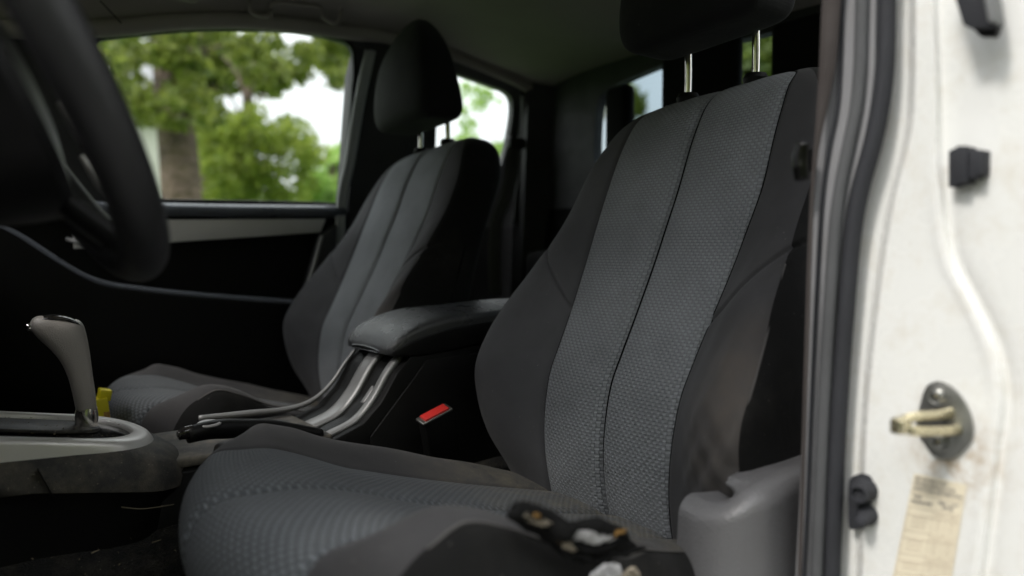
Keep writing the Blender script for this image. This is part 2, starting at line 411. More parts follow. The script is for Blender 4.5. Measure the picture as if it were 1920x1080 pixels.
# backrest: stations bottom to top
fr = [(.640, .925), (.622, .960), (.610, 1.004), (.605, 1.047), (.607, 1.089), (.617, 1.136), (.637, 1.176), (.658, 1.215), (.688, 1.273), (.712, 1.324), (.733, 1.369), (.754, 1.421), (.770, 1.454), (.786, 1.480), (.806, 1.497), (.830, 1.507), (.850, 1.510)]
bk = [(.70, .925), (.715, .95), (.725, 1.0), (.735, 1.047), (.745, 1.089), (.76, 1.136), (.775, 1.176), (.79, 1.215), (.815, 1.273), (.835, 1.324), (.855, 1.369), (.88, 1.421), (.89, 1.452), (.892, 1.475), (.885, 1.492), (.875, 1.503), (.862, 1.509)]
Wp = [.17, .185, .205, .220, .228, .231, .231, .226, .213, .203, .198, .192, .180, .166, .148, .122, .085]
Pp = [.100, .100, .101, .103, .105, .107, .109, .112, .118, .122, .125, .124, .123, .121, .117, .10, .075]
Bn = [0, .0, .007, .024, .038, .050, .052, .046, .028, .014, .006, 0, 0, 0, 0, 0, 0]
Bo = [0, .0, .010, .026, .040, .050, .052, .048, .034, .018, .008, 0, 0, 0, 0, 0, 0]
def bdisp(w, arc, F2):
    z = F2[:, 1]; g = np.zeros_like(z)
    aw = np.abs(w)
    # seam dividing upper and lower bolster cloth: runs from the panel edge up and outward
    zs = 1.215+(aw-.112)*1.02
    m = (aw > .112)
    g = g-np.where(m, .0060*np.exp(-((z-zs)/.0026)**2), 0)
    g = g+np.where(m, .0022*sm(zs-z, 0, .02)*sm(aw, .112, .16), 0)
    # pulled folds low on the outboard bolster
    o = sm(-w, .12, .17)*np.exp(-((z-1.08)/.06)**2)
    g = g+o*.0018*np.sin((z*1.0+w*1.6)*130)+o*.0012*np.sin((z*1.7-w*2.0)*90+1)
    o2 = sm(-w, .12, .16)*np.exp(-((z-1.20)/.09)**2)
    g = g+o2*.0028*np.sin((w*1.0+z*.35)*115)
    g = g+sm(aw, .11, .14)*.0012*np.sin(w*37+z*29)*np.sin(z*21+1.3)
    return g
def bpost(p, w):
    p = p.copy(); p[:, 1] -= .07*w*sm(p[:, 1], 1.36, 1.50); return p
gr, ends, A = loft_seat(fr, bk, Wp, Pp, Bn, Bo, .90, 230, 6., 46, bdisp, bpost)
gobj('centre_panel', gr['p1'], 'panel', seat); gobj('centre_panel', gr['p2'], 'panel', seat)
gobj('side_bolster', gr['in'], 'plain', seat, 'smooth charcoal bolster beside the console')
gobj('side_bolster', gr['out'], 'plain_w', seat, 'creased and worn charcoal bolster at the door side')
ob = gobj('backrest_shell', gr['back'], 'back', seat); gobj('side_panel', gr['outside'], 'back', seat); gobj('side_panel', gr['inside'], 'plain', seat)
def seam(name, pts, r, lift=-.0005, step=3, lo=2, hi=-8):
    P = [tuple(p) for p in pts[lo:hi:step]]
    return tubeo(name, P, [r*.6, r, r, r*.8], 'seam', seat, n=120, seg=6)
seam('centre_seam', gr['p1'][0][:, -1]+np.array([-.0030, 0, .001]), .0013)
seam('panel_seam', gr['p1'][0][:, 0]+np.array([-.0010, 0, 0]), .0008); seam('panel_seam', gr['p2'][0][:, -1]+np.array([-.0010, 0, 0]), .0008)
# piping along both ridges of the backrest
def ridge_path(A, sgn, k0, k1, ridge=.90, out=.0015, B=6, n=60):
    pts = []
    for i in np.linspace(k0, k1, n):
        i = int(i); F2, B2, W, P, bN, bO = A[i, 0:2], A[i, 2:4], A[i, 4], A[i, 5], A[i, 6], A[i, 7]
        mid = .5*(F2+B2); d = F2-mid; L = np.linalg.norm(d); e = (1-ridge**B)**(1/B); b = bN if sgn > 0 else bO
        p = mid+d/L*(L*e+b+out); x_, z_ = p; ww = sgn*W*ridge
        if B == 5: x_ += (.20*ww+.7*ww*ww if ww > 0 else 1.35*ww*ww)*(1-float(sm(x_, .13, .36)))
        pts.append((x_, Y0+ww, z_))
    return pts
for s in (1, -1): tubeo('piping', ridge_path(A, s, 28, 128, ridge=.93, out=-.0015), .0013, 'stitch', seat, n=80, seg=6)
# headrest guides, posts and headrest
hx = .824
for s in (-1, 1):
    y = Y0+s*.0535
    lathe('post_guide', [(.014, -.006), (.016, .002), (.013, .008), (.006, .0085)], (hx, y, 1.506-.07*(y-Y0)), (0, 0, 1), 'black', seat, 20)
    tubeo('headrest_post', [(hx-.001, y, 1.495), (hx, y, 1.545), (hx-.004, y, 1.62)], .0050, 'chrome', seat, n=14, seg=16, up=(1, 0, 0))
def headrest():
    nr, nc = 70, 64; V = []; UV = []
    for i in range(nr):
        t = -1+2*i/(nr-1); ct = math.sin(t*math.pi/2)                       # -1..1 height
        n = 6. if ct < 0 else 2.2
        rz = max(0., 1-abs(ct)**n)**(1/n)
        q_ = ct*.5+.5; z = 1.652+ct*.107
        hw = .113*(1-.58*q_**2.4)*(rz**.7); th = (.052-.026*q_)*rz; cx = .790-.004*q_-.010*math.sin(q_*math.pi)
        for j in range(nc):
            a = 2*math.pi*j/nc; c_, s_ = math.cos(a), math.sin(a); m_ = 8.
            x = math.copysign(abs(c_)**(2/m_), c_)*th; y = math.copysign(abs(s_)**(2/m_), s_)*hw
            if x < 0: x -= .012*(1-(y/(hw+1e-6))**2)*rz
            V.append((cx+x, Y0+y, z-.07*y)); UV.append((y, z))
    F = gridfaces(nr, nc, True)+[tuple(range(nc))[::-1], tuple((nr-1)*nc+j for j in range(nc))]
    return mk('headrest', V, F, 'rest', seat, uv=UV)
hd = headrest()
# cushion
fr = [(.70, .960), (.655, .972), (.61, .985), (.50, 1.012), (.408, 1.037), (.347, 1.056), (.300, 1.074), (.245, 1.090), (.205, 1.094), (.172, 1.094), (.152, 1.080), (.144, 1.058), (.148, 1.028), (.162, .985), (.19, .935)]
bk = [(.69, .90), (.65, .90), (.61, .90), (.50, .905), (.408, .905), (.36, .905), (.33, .905), (.30, .905), (.28, .905), (.27, .905), (.262, .90), (.255, .895), (.25, .89), (.245, .885), (.24, .88)]
Wp = [.19, .20, .208, .222, .232, .236, .238, .238, .236, .232, .226, .220, .214, .206, .195]
Pp = [.095, .098, .101, .115, .128, .135, .139, .143, .146, .148, .149, .149, .148, .146, .14]
Bn = [0, .004, .012, .022, .028, .030, .030, .024, .012, .004, 0, 0, 0, 0, 0]
Bo = [0, .008, .020, .032, .040, .044, .047, .046, .034, .018, .006, 0, 0, 0, 0]
def cdisp(w, arc, F2):
    x = F2[:, 0]; g = np.zeros_like(x)
    g = g+sm(np.abs(w), .10, .16)*.0014*np.sin(w*41+x*33)*np.sin(x*27+.3)
    if True:
        o = sm(-w, .12, .2)*np.exp(-((x-.46)/.09)**2); g = g-o*.004*(1+np.sin(x*95+w*40))*.5
        o = np.exp(-((x-.40)/.055)**2)*np.exp(-((w+.215)/.03)**2); g = g-o*.010
    return g
def cpost(p, w):
    p = p.copy(); p[:, 0] += np.where(w > 0, .20*w+.7*w*w, 1.35*w*w)*(1-sm(p[:, 0], .13, .36)); return p
gr, ends, AC = loft_seat(fr, bk, Wp, Pp, Bn, Bo, .88, 200, 5., 44, cdisp, cpost, .91)
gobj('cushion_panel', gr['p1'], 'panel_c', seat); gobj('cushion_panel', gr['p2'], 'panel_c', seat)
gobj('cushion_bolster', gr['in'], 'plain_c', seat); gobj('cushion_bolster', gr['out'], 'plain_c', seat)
gobj('cushion_base', gr['back'], 'back', seat); gobj('cushion_side', gr['outside'], 'back', seat); gobj('cushion_side', gr['inside'], 'back', seat)
CUSHP = [seam('cushion_seam', gr['p1'][0][:, -1]+np.array([0, 0, .0030]), .0016, hi=-60).data.name] + [seam('cushion_seam', gr[q_][0][:, k_]+np.array([0, 0, .0008]), .0010, hi=-40).data.name for q_, k_ in (('p1', 0), ('p2', -1))] + [tubeo('piping', ridge_path(AC, s, 30, 150, .91, -.0015, 5), .0012, 'stitch', seat, n=80, seg=6).data.name for s in (-1, 1)]
# rails, side bracket
rbox('seat_rail', (.42, .46, .83), (.50, .03, .05), 'black', seat, .004); rbox('seat_rail', (.42, .78, .83), (.50, .03, .05), 'black', seat, .004)
rbox('cushion_pan', (.43, .62, .885), (.46, .40, .05), 'black', seat, .012)
rbox('hinge_bracket', (.645, .828, .985), (.030, .010, .16), 'black', seat, .003, rot=Matrix.Rotation(R(18), 3, 'Y'))

# passenger seat = copy (before the near seat's own damage is added)
seat2 = copytree(seat); seat2.name = 'passenger_seat'; seat2.location = (.40, 1.34, FLZ)
tag(seat2, 'far front seat beside the passenger door, its headrest against the quarter window', 'car seat', 'front seats')
for c in seat2.children:
    if c.name.startswith('cushion') or (c.data and c.data.name in CUSHP): c.location = (.045, 0, -.028)
    if 'label' in c.keys(): del c['label']

hd.location = (0, .0, .020)
# door side recliner cover of the near seat (bulged grained plastic)
def side_cover():
    plan = interp([(.520, .430), (.518, .410), (.520, .392), (.527, .376), (.541, .365), (.57, .359), (.66, .362), (.80, .37)], 60)
    nr = 46; V = []; nc = 60
    for j, (x, y) in enumerate(plan):
        zt = float(np.interp(x, [.515, .525, .54, .56, .60, .66, .80], [1.070, 1.080, 1.088, 1.093, 1.098, 1.100, 1.10]))
        a = plan[min(j+1, nc-1)]-plan[max(j-1, 0)]; a = a/np.linalg.norm(a); nx, ny = a[1]*-1, a[0]      # inward normal
        for i in range(nr):
            if i < 6: k = .018+.032*(1-i/5); zz = zt-.004*(1-i/5)
            elif i < 18:
                an = math.pi/2*(1-(i-6)/11); k = .018*(math.sin(an)); zz = zt-.018*(1-math.sin(an)); k = .018*(1-math.cos(an))
            else: k = -.010*((i-17)/(nr-18)); zz = zt-.018-(zt-.86)*((i-17)/(nr-18))
            V.append((x+nx*k, y+ny*k, zz))
    F = gridfaces(nc, nr)
    return mk('recliner_cover', V, F, 'sidecover', seat)
side_cover()
# the tear: exposed foam with ragged cloth lips
def blobpatch(name, poly, mat, lift, bulge, parent, jag=0, kind=None, label=None):
    c = sum((Vector(p) for p in poly), Vector())/len(poly)
    P = interp([tuple(p) for p in poly], 48, True); nrm = Vector((-.25, -.75, .75)).normalized()
    V = [tuple(c+nrm*(lift+bulge))]; rows = 7
    for r_ in range(1, rows+1):
        f = r_/rows
        for k in range(48):
            q = c+(Vector(P[k])-c)*f*(1+(RNG.normal()*jag if r_ == rows else 0)); h = lift+bulge*math.sqrt(max(0, 1-f*f))-(.004 if r_ == rows else 0)
            V.append(tuple(q+nrm*h+Vector(RNG.normal(size=3))*.0004))
    F = [(0, 1+k, 1+(k+1) % 48) for k in range(48)]
    for r_ in range(rows-1):
        for k in range(48): F.append((1+r_*48+k, 1+(r_+1)*48+k, 1+(r_+1)*48+(k+1) % 48, 1+r_*48+(k+1) % 48))
    return mk(name, V, F, mat, parent, label=label)
TY = .392
def T(px, py, y=TY): return PY(px, py, y)
tear = blobpatch('torn_lining', [T(955, 962), T(972, 952), T(992, 956), T(1010, 952), T(1032, 966), T(1060, 984), T(1090, 982), T(1120, 988), T(1150, 994), T(1174, 1006), T(1186, 1030), T(1150, 1050), T(1100, 1058), T(1060, 1046), T(1030, 1022), T(1000, 1000), T(972, 988)], 'tear', .004, .006, seat, .04)
FO = [([(1056, 1008), (1080, 1006), (1120, 1006), (1166, 1005), (1156, 1015), (1130, 1024), (1105, 1027), (1076, 1020)], 'foam'), ([(968, 977), (984, 973), (1004, 978), (1030, 995), (1014, 994), (990, 987), (974, 983)], 'foamt'), ([(1048, 1026), (1060, 1026), (1078, 1037), (1068, 1041), (1054, 1036)], 'foamt')]
for pl, mt in FO: blobpatch('exposed_foam', [T(a, b, .380) for a, b in pl], mt, .0105, .0022, seat, .01)
for pl in ([(1146, 1007), (1164, 1006), (1156, 1011), (1149, 1010), (1144, 1018), (1143, 1010)], [(992, 979), (1000, 980), (1004, 984), (996, 983)], [(1037, 1018), (1044, 1019), (1046, 1027), (1040, 1026)]):
    blobpatch('aged_foam', [T(a, b, .378) for a, b in pl], 'foamo', .0122, .0012, seat, .05)
def rag(pts, r, y):
    P = [T(px, py, y)+Vector(RNG.normal(size=3))*.0014 for px, py in pts]
    tubeo('torn_edge', P, [r*.5, r*1.2, r*.8, r*1.4, r*.7, r*1.2, r*.9, r*.4], 'tear', seat, n=60, seg=8)
rag([(952, 968), (966, 958), (984, 960), (1000, 956), (1018, 962), (1034, 980), (1052, 994), (1080, 994), (1110, 992), (1140, 997), (1165, 998), (1178, 1008)], .0058, .376)
rag([(1056, 1012), (1078, 1028), (1108, 1034), (1140, 1026), (1168, 1008)], .0018, .374)
rag([(1050, 1030), (1065, 1044), (1085, 1052), (1120, 1052), (1142, 1040), (1140, 1026)], .0020, .378)
rag([(1140, 1036), (1165, 1036), (1190, 1030), (1210, 1026)], .0018, .378)
for k, pl in enumerate([[(1110, 1082), (1128, 1060), (1150, 1056), (1165, 1062), (1160, 1085)], [(1165, 1082), (1178, 1066), (1192, 1064), (1200, 1085)]]):
    blobpatch('exposed_foam', [T(a, b, .372) for a, b in pl], ('foam', 'foamt')[k], .001, .0012, seat, .10)

# ------------------------------------------------------------ centre console
con = thing('centre_console', 'black centre console with armrest box and silver trims between the front seats', 'console', (.40, .98, FLZ))
prof = [(.90, .80), (.90, 1.165), (.515, 1.148), (.492, 1.125), (.468, 1.088), (.440, 1.062), (.40, 1.048), (.34, 1.042), (.22, 1.040), (-.30, 1.060), (-.30, .80)]
prism('console_body', [(x, .900, z) for x, z in prof], (0, .155, 0), 'black', con, .003)
prism('side_panel', [(.88, .897, .84), (.88, .897, 1.150), (.535, .897, 1.140), (.518, .897, 1.120), (.448, .897, 1.045), (.455, .897, .84)], (0, -.004, 0), 'black', con, .0015)
# armrest lid: loft across X stations
def lid():
    st = [(.482, 1.150, 1.153, .04), (.486, 1.149, 1.160, .066), (.500, 1.147, 1.175, .077), (.53, 1.145, 1.190, .080), (.58, 1.148, 1.201, .081), (.64, 1.160, 1.203, .081), (.72, 1.166, 1.207, .081), (.82, 1.170, 1.208, .080), (.90, 1.172, 1.207, .078)]
    A = interp(st, 60); V = []; nc = 48
    for x, zb, zt, hw in A:
        for j in range(nc):
            a = 2*math.pi*j/nc; c_, s_ = math.cos(a), math.sin(a); n = 7.
            y = math.copysign(abs(c_)**(2/n), c_)*hw; zz = math.copysign(abs(s_)**(2/n), s_)
            V.append((x, .978+y, (zb+zt)/2+zz*(zt-zb)/2+(.003*(1-(y/hw)**2) if zz > 0 else 0)))
    return mk('armrest_lid', V, gridfaces(60, nc, True)+[tuple(range(nc)), tuple(59*nc+j for j in range(nc))[::-1]], 'lid', con)
lid()
st = [(.4835, 1.149, 1.152, .050), (.488, 1.148, 1.156, .0685), (.500, 1.1465, 1.163, .0785), (.53, 1.1445, 1.175, .0815), (.58, 1.1475, 1.186, .0825), (.64, 1.155, 1.190, .0825), (.72, 1.162, 1.194, .0825), (.82, 1.168, 1.195, .0815), (.90, 1.170, 1.194, .0795)]
A_ = interp(st, 60); V = []
for x, zb, zt_, hw in A_:
    for j in range(48):
        a = 2*math.pi*j/48; c_, s_ = math.cos(a), math.sin(a)
        V.append((x, .978+math.copysign(abs(c_)**(2/9), c_)*hw, (zb+zt_)/2+math.copysign(abs(s_)**(2/9), s_)*(zt_-zb)/2))
mk('lid_base', V, gridfaces(60, 48, True)+[tuple(range(48)), tuple(59*48+j for j in range(48))[::-1]], 'black', con)  # black band round the lid sides, their shade put into colour
def strip(name, path, yw, mat, parent, th=.003, n=30, dy=0):
    """ribbon of width yw in Y following (x,y,z) path, slightly domed"""
    P = interp(path, n); V = []; prof = [(-.5, 0), (-.46, .8), (-.25, 1), (.25, 1), (.46, .8), (.5, 0)]
    for i, p in enumerate(P):
        a = P[min(i+1, n-1)]-P[max(i-1, 0)]; a /= np.linalg.norm(a); nm = np.array([-a[2], 0, a[0]]);
        if nm[0] > 0: nm = -nm
        for u, h in prof: V.append(p+np.array([0, u*yw, 0])+nm*h*th)
    return mk(name, V, gridfaces(n, 6, True)+[tuple(range(6))[::-1], tuple((n-1)*6+j for j in range(6))], mat, parent)
def cpath(y, x0=0): return [(.512+x0, y, 1.146), (.490+x0, y, 1.122), (.466+x0, y, 1.086), (.438+x0, y, 1.060), (.398+x0, y, 1.046)]
strip('front_strip', cpath(.985), .036, 'silverd', con, .007)
strip('front_strip', cpath(.922), .016, 'silverd', con, .007)
strip('slot_insert', [(.500, .945, 1.130), (.478, .945, 1.100), (.462, .945, 1.080)], .010, 'silverd', con, .002)
tubeo('trim_edge', [(.510, 1.050, 1.150), (.486, 1.052, 1.122), (.462, 1.052, 1.092), (.432, 1.052, 1.070), (.395, 1.052, 1.062), (.34, 1.05, 1.064), (.27, 1.05, 1.067)], [.0028, .0030, .004, .0045, .0035], 'silverd', con, n=50, seg=10)
# shifter surround
def zt(x): return 1.1165-.19*x
def ringpath(hy, xr, n=70):
    pts = []
    for x in np.linspace(-.35, xr-.06, 16): pts.append((x, .97-hy))
    for a in np.linspace(-90, 90, 25)[1:-1]: pts.append((xr-.06+.06*math.cos(R(a)), .97+hy*math.sin(R(a))))
    for x in np.linspace(xr-.06, -.35, 16): pts.append((x, .97+hy))
    return pts
def band(name, hy1, x1, dz1, hy2, x2, dz2, mat, parent, n=5, rnd=True):
    a = ringpath(hy1, x1); b = ringpath(hy2, x2); V = []
    for (ax, ay), (bx, by) in zip(a, b):
        for k in range(n):
            t = k/(n-1); h = dz1+(dz2-dz1)*t
            V.append((ax+(bx-ax)*t, ay+(by-ay)*t, zt(ax)+h))
    return V, gridfaces(len(a), n)
def bandring():
    profs = [(.066, .170, -.010), (.067, .171, -.002), (.069, .174, .000), (.078, .186, .000), (.081, .190, -.002), (.083, .193, -.006), (.084, .195, -.022)]
    V = []
    P = [ringpath(h, x) for h, x, d in profs]
    for i in range(len(P[0])):
        for k, (h, x, d) in enumerate(profs):
            px, py = P[k][i]; low = d
            if k == 6: low = -.010-.028*(1-float(sm(px, -.05, .19)))
            V.append((px, py, zt(px)+low))
    return mk('shifter_bezel', V, gridfaces(len(P[0]), len(profs)), 'silver', con)
bandring()
def fairing():
    profs = [(.083, .194, -.008), (.087, .206, -.012), (.094, .222, -.022), (.098, .230, -.040), (.097, .228, -.052), (.086, .215, -.070), (.078, .205, -.16), (.075, .20, -.30)]
    V = []; P = [ringpath(h, x) for h, x, d in profs]
    for i in range(len(P[0])):
        for k, (h, x, d) in enumerate(profs):
            px, py = P[k][i]; dd = d
            if k < 4: dd = d-.022*(1-float(sm(px, -.05, .19)))
            V.append((px, py, zt(px)+dd))
    return V, len(P[0]), len(profs)
V, a_, b_ = fairing(); Vn = np.array(V).reshape(a_, b_, 3)
mk('console_fairing', Vn[:, :5].reshape(-1, 3), gridfaces(a_, 5), 'fairing', con)
mk('console_lower_side', Vn[:, 4:].reshape(-1, 3), gridfaces(a_, b_-4), 'black', con)
P1 = ringpath(.067, .171); V = [(x, y, zt(x)-.006) for x, y in P1]
prism('shifter_panel', [(x, y, zt(x)-.006) for x, y in P1], (0, 0, -.004), 'gloss', con)
prism('shifter_slot_plate', [(x, .975+(y-.97)*.55, zt(x)-.0045) for x, y in ringpath(.060, .140)], (0, 0, .004), 'blackd', con, .001)
rbox('fairing_joint', (.075, .8715, zt(.075)-.040), (.0012, .012, .030), 'black', con, .0004, rot=Matrix.Rotation(R(-22), 3, 'Y'))
rbox('rear_tray', (.30, .98, 1.048), (.20, .15, .012), 'fairing', con, .004)
# crumbs on the shifter panel
V = []; F = []
for k in range(140):
    x = RNG.uniform(.02, .165); y = RNG.uniform(.915, 1.02); s = RNG.uniform(.0003, .0010); z = zt(x)-.0018 if y < .93 or y > 1.01 else zt(x)+.0002
    b = len(V); V += [(x+s*RNG.normal(), y+s*RNG.normal(), z+abs(s*RNG.normal())) for _ in range(4)]; F += [(b, b+1, b+2), (b, b+2, b+3), (b, b+3, b+1), (b+1, b+3, b+2)]
tag(mk('crumbs', V, F, 'straw', con, False, kind='stuff'), None)

# gear selector
gs = thing('gear_selector', 'upright gear selector with brown-grey grip and chrome collar, left of the passenger seat', 'gear lever', (.10, .98, 1.08))
def grip():
    # stations along the handle: centre (x,z), half sizes (along x, along y)
    P = interp([(.1275, 1.110, .0105, .0110), (.1255, 1.130, .0115, .0125), (.1225, 1.150, .0125, .0140), (.1185, 1.168, .0150, .0155), (.1130, 1.183, .0190, .0170), (.1070, 1.195, .0235, .0180), (.1025, 1.205, .0265, .0178), (.1015, 1.213, .0255, .0160), (.1020, 1.2185, .020, .012), (.1025, 1.220, .008, .005)], 60)
    V = []; nc = 32
    for i, (x, z, a, b) in enumerate(P):
        t = i/59
        tilt = .18*float(sm(t, .55, 1))
        for j in range(nc):
            an = 2*math.pi*j/nc; c_, s_ = math.cos(an), math.sin(an); n = 2.5
            dx = math.copysign(abs(c_)**(2/n), c_)*a; V.append((x+dx, .98+math.copysign(abs(s_)**(2/n), s_)*b, z-dx*tilt))
    return mk('grip', V, gridfaces(60, nc, True)+[tuple(range(nc))[::-1], tuple(59*nc+j for j in range(nc))], 'knob', gs)
grip()
def cap_():
    P = interp([(.080, 1.2175), (.092, 1.2215), (.106, 1.2205), (.118, 1.2155), (.126, 1.2075)], 30); V = []
    for i, (x, z) in enumerate(P):
        t = i/29; w_ = .0145*math.sin(math.pi*(.12+.76*t))**.5
        for j in range(13):
            u = -1+2*j/12; V.append((x, .98+u*w_, z-.0025*abs(u)**3+.0015))
    n0 = len(V); V += [(a, b, c-.003) for a, b, c in V]
    F = gridfaces(30, 13); F += [(a+n0, d+n0, c+n0, b+n0) for a, b, c, d in gridfaces(30, 13)]
    e = [i*13 for i in range(30)]; F += [(e[k], e[k+1], e[k+1]+n0, e[k]+n0) for k in range(29)]; e = [i*13+12 for i in range(30)]; F += [(e[k+1], e[k], e[k]+n0, e[k+1]+n0) for k in range(29)]
    F += [(k+1, k, k+n0, k+1+n0) for k in range(12)]+[(29*13+k, 29*13+k+1, 29*13+k+1+n0, 29*13+k+n0) for k in range(12)]
    return mk('grip_cap', V, F, 'gloss', gs)
cap_()
lathe('release_button', [(.0045, 0), (.0045, .003), (.003, .005)], (.0765, .98, 1.210), (-1, 0, .2), 'chrome', gs, 16)
lathe('collar', [(.0105, -.034), (.0115, -.030), (.0122, -.010), (.0112, 0), (.008, .001)], (.1275, .98, 1.113), (0, 0, 1), 'chrome', gs, 32)
lathe('collar_skirt', [(.0085, -.012), (.0125, -.004), (.0128, 0), (.011, .001)], (.128, .98, 1.083), (0, 0, 1), 'gloss', gs, 32)
tubeo('lever_shaft', [(.128, .98, 1.075), (.1285, .98, 1.095)], .0035, 'steel', gs, n=4, seg=12, up=(1, 0, 0))

# handbrake
hb = thing('handbrake_lever', 'black handbrake lever with gloss button, between tray and near cushion', 'handbrake', (.25, .895, 1.05))
tubeo('lever_grip', [PY(352, 816, .885), PY(395, 806, .89), PY(450, 803, .90), PY(520, 803, .91), PY(600, 815, .915)], [(.0085, .0095), (.011, .012), (.0115, .011), (.010, .009), (.009, .008)], 'black', hb, n=40, seg=20)
tubeo('release_button', [PY(334, 818, .884), PY(345, 813, .885), PY(362, 808, .886)], [(.004, .005), (.0065, .0075), (.0065, .0075)], 'gloss', hb, n=14, seg=16)
lathe('silver_disc', [(.012, 0), (.0132, .001), (.0132, .0022), (.0115, .0032), (.0085, .0026), (.002, .0026)], PY(392, 792, .890)+Vector((0, 0, -.003)), (.0, -.1, 1), 'silverd', hb, 32)
rbox('lever_base', (.30, .905, 1.045), (.10, .034, .04), 'black', hb, .01)

# ------------------------------------------------------------ buckle
bu = thing('belt_buckle', 'seat belt buckle with red release button beside the near cushion', 'buckle', (.52, .845, .95))
a = PY(790, 790, .848); b = PY(841, 763, .848)
ax = (b-a); ln = ax.length; ax.normalize(); nz = Vector((-.35, -.25, .9)); nz = (nz-ax*nz.dot(ax)).normalized(); sy = nz.cross(ax)
Rm = Matrix((ax, sy, nz)).transposed(); mid_ = (a+b)/2
rbox('buckle_body', mid_-nz*.036+Vector((.004, .004, 0)), (ln*1.08, .020, .072), 'black', bu, .003, rot=Rm)
rbox('buckle_rim', mid_-nz*.001+Vector((0, .002, 0)), (ln*1.10, .0185, .004), 'steel', bu, .0015, rot=Rm)
rbox('release_button', mid_+nz*.0015+Vector((0, .001, 0)), (ln*.86, .0145, .005), 'red', bu, .001, rot=Rm)
tubeo('buckle_stalk', [mid_-nz*.06, mid_-nz*.10, mid_-nz*.15], [(.008, .003)]*2, 'black', bu, n=8, seg=8)

# ------------------------------------------------------------ steering wheel
sw = thing('steering_wheel', 'black steering wheel with silver spoke inserts at the left edge', 'steering wheel', (.05, .62, 1.43))
wc = Vector((.036, .62, 1.440)); wn = Vector((math.cos(R(28)), 0, math.sin(R(28)))); wu = Vector((-math.sin(R(28)), 0, math.cos(R(28)))); wr = Vector((0, 1, 0))
def W_(r, a, h=0): return wc+wu*(r*math.sin(R(a)))+wr*(r*math.cos(R(a)))+wn*h
V, F = tube([W_(.170, k*5) for k in range(72)], [(.0172, .0160)]*2, closed=True, seg=18, up=tuple(wn), raw=True)
mk('rim', V, F, 'leather', sw)
lathe('hub', [(.095, -.09), (.118, -.03), (.122, -.014), (.118, -.006), (.08, .006), (.01, .014)], wc-wn*.012, wn, 'black', sw, 40)
for a0 in (175, 5, 255, 285):
    tubeo('spoke', [W_(.05, a0, -.035), W_(.11, a0, -.025), W_(.165, a0, -.004)], [(.022, .010), (.014, .008), (.012, .008)], 'black', sw, n=12, seg=12, up=tuple(wn))
def WP(px, py, h):
    r = Vector(ray(px, py)); return Vector(CC)+r*((wc+wn*h-Vector(CC)).dot(wn)/r.dot(wn))
for pp, rr2 in (([(112, 192), (128, 222), (150, 268)], [(.0016, .003), (.005, .003), (.0025, .002)]), ([(152, 292), (185, 345), (222, 404)], [(.0020, .002), (.0045, .003), (.0020, .002)]), ([(20, 30), (40, 12), (62, -12)], [(.003, .002), (.005, .002), (.003, .002)])):
    tubeo('spoke_insert', [WP(a, b, .010) for a, b in pp], rr2, 'silver', sw, n=16, seg=10, up=tuple(wn))
tubeo('column_shroud', [wc-wn*.06, wc-wn*.16, wc-wn*.36], [(.055, .05), (.07, .06), (.08, .07)], 'black', sw, n=12, seg=20, up=(0, 1, 0))
tubeo('column_stalk', [wc-wn*.10, wc-wn*.10+Vector((.02, .12, .0)), wc-wn*.09+Vector((.03, .19, .01))], [.006, .006, .009], 'black', sw, n=14, seg=10)

# ------------------------------------------------------------ truck cab
cab = thing('truck_cab', 'white pickup cab seen through its open driver door, roof lining and pillars', 'pickup truck', (.4, .98, FLZ))
EX = [-.20, 0, .15, .256, .38, .50, .626, .745, .85, 1.0, 1.2, 1.32]; EZ = [1.60, 1.65, 1.678, 1.698, 1.732, 1.756, 1.768, 1.774, 1.780, 1.772, 1.735, 1.695]
def edgez(x): return float(np.interp(x, EX, EZ))
def roofs(name, dz, mat, x0, x1, grow=0):
    nr, nc = 90, 60; V = []
    for i in range(nr):
        x = x0+(x1-x0)*i/(nr-1); e = edgez(min(x, 1.32))
        for j in range(nc):
            v = math.sin((-1+2*j/(nc-1))*math.pi/2); y = .98+v*(.600+grow)
            cw = 1.845-.095*float(sm(x, .65, 1.32)); V.append((x, y, e+dz+(cw-e)*(1-abs(v)**4.5)**.6 if abs(v) < 1 else e+dz))
    return mk(name, V, gridfaces(nr, nc), mat, cab)
roofs('roof_lining', 0, 'lining', -.20, 1.33); roofs('roof_panel', .035, 'paint', -.24, 1.40, .05)
# roof side rail rolled edge (far, near)
for yy, nm in ((1.560, 1), (.395, -1)):
    tubeo('roof_rail', [(x, yy, edgez(x)+.004) for x in (-.2, 0, .15, .256, .38, .5, .626, .745, .85, 1.0, 1.2, 1.32)], .0165, 'lining', cab, n=60, seg=10)
# windscreen header, A pillars
for s in (-1, 1):
    tubeo('windscreen_pillar', [(-.16, .98+s*.585, 1.63), (-.40, .98+s*.62, 1.50), (-.70, .98+s*.66, 1.33), (-.95, .98+s*.68, 1.18)], [(.022, .035)]*2, 'lining', cab, n=20, seg=14)
tubeo('headliner_joint', [PY(188, 2, 1.49), PY(215, 30, 1.53), PY(245, 62, 1.565)], .0012, 'black', cab, n=20, seg=6)
# grab handle and its bezel
for p, q in (((462, 2), (500, 30)), ((628, 2), (650, 44))): pass
tubeo('grab_handle', [PY(468, 0, 1.52), PY(472, 24, 1.52), PY(505, 30, 1.52), PY(512, 8, 1.52), PY(560, 10, 1.52), PY(600, 16, 1.52), PY(606, 34, 1.52), PY(632, 42, 1.52), PY(642, 14, 1.52)], .0045, 'lining', cab, n=80, seg=10)
rbox('visor_corner', PY(322, -14, 1.46), (.09, .02, .022), 'lining', cab, .008)

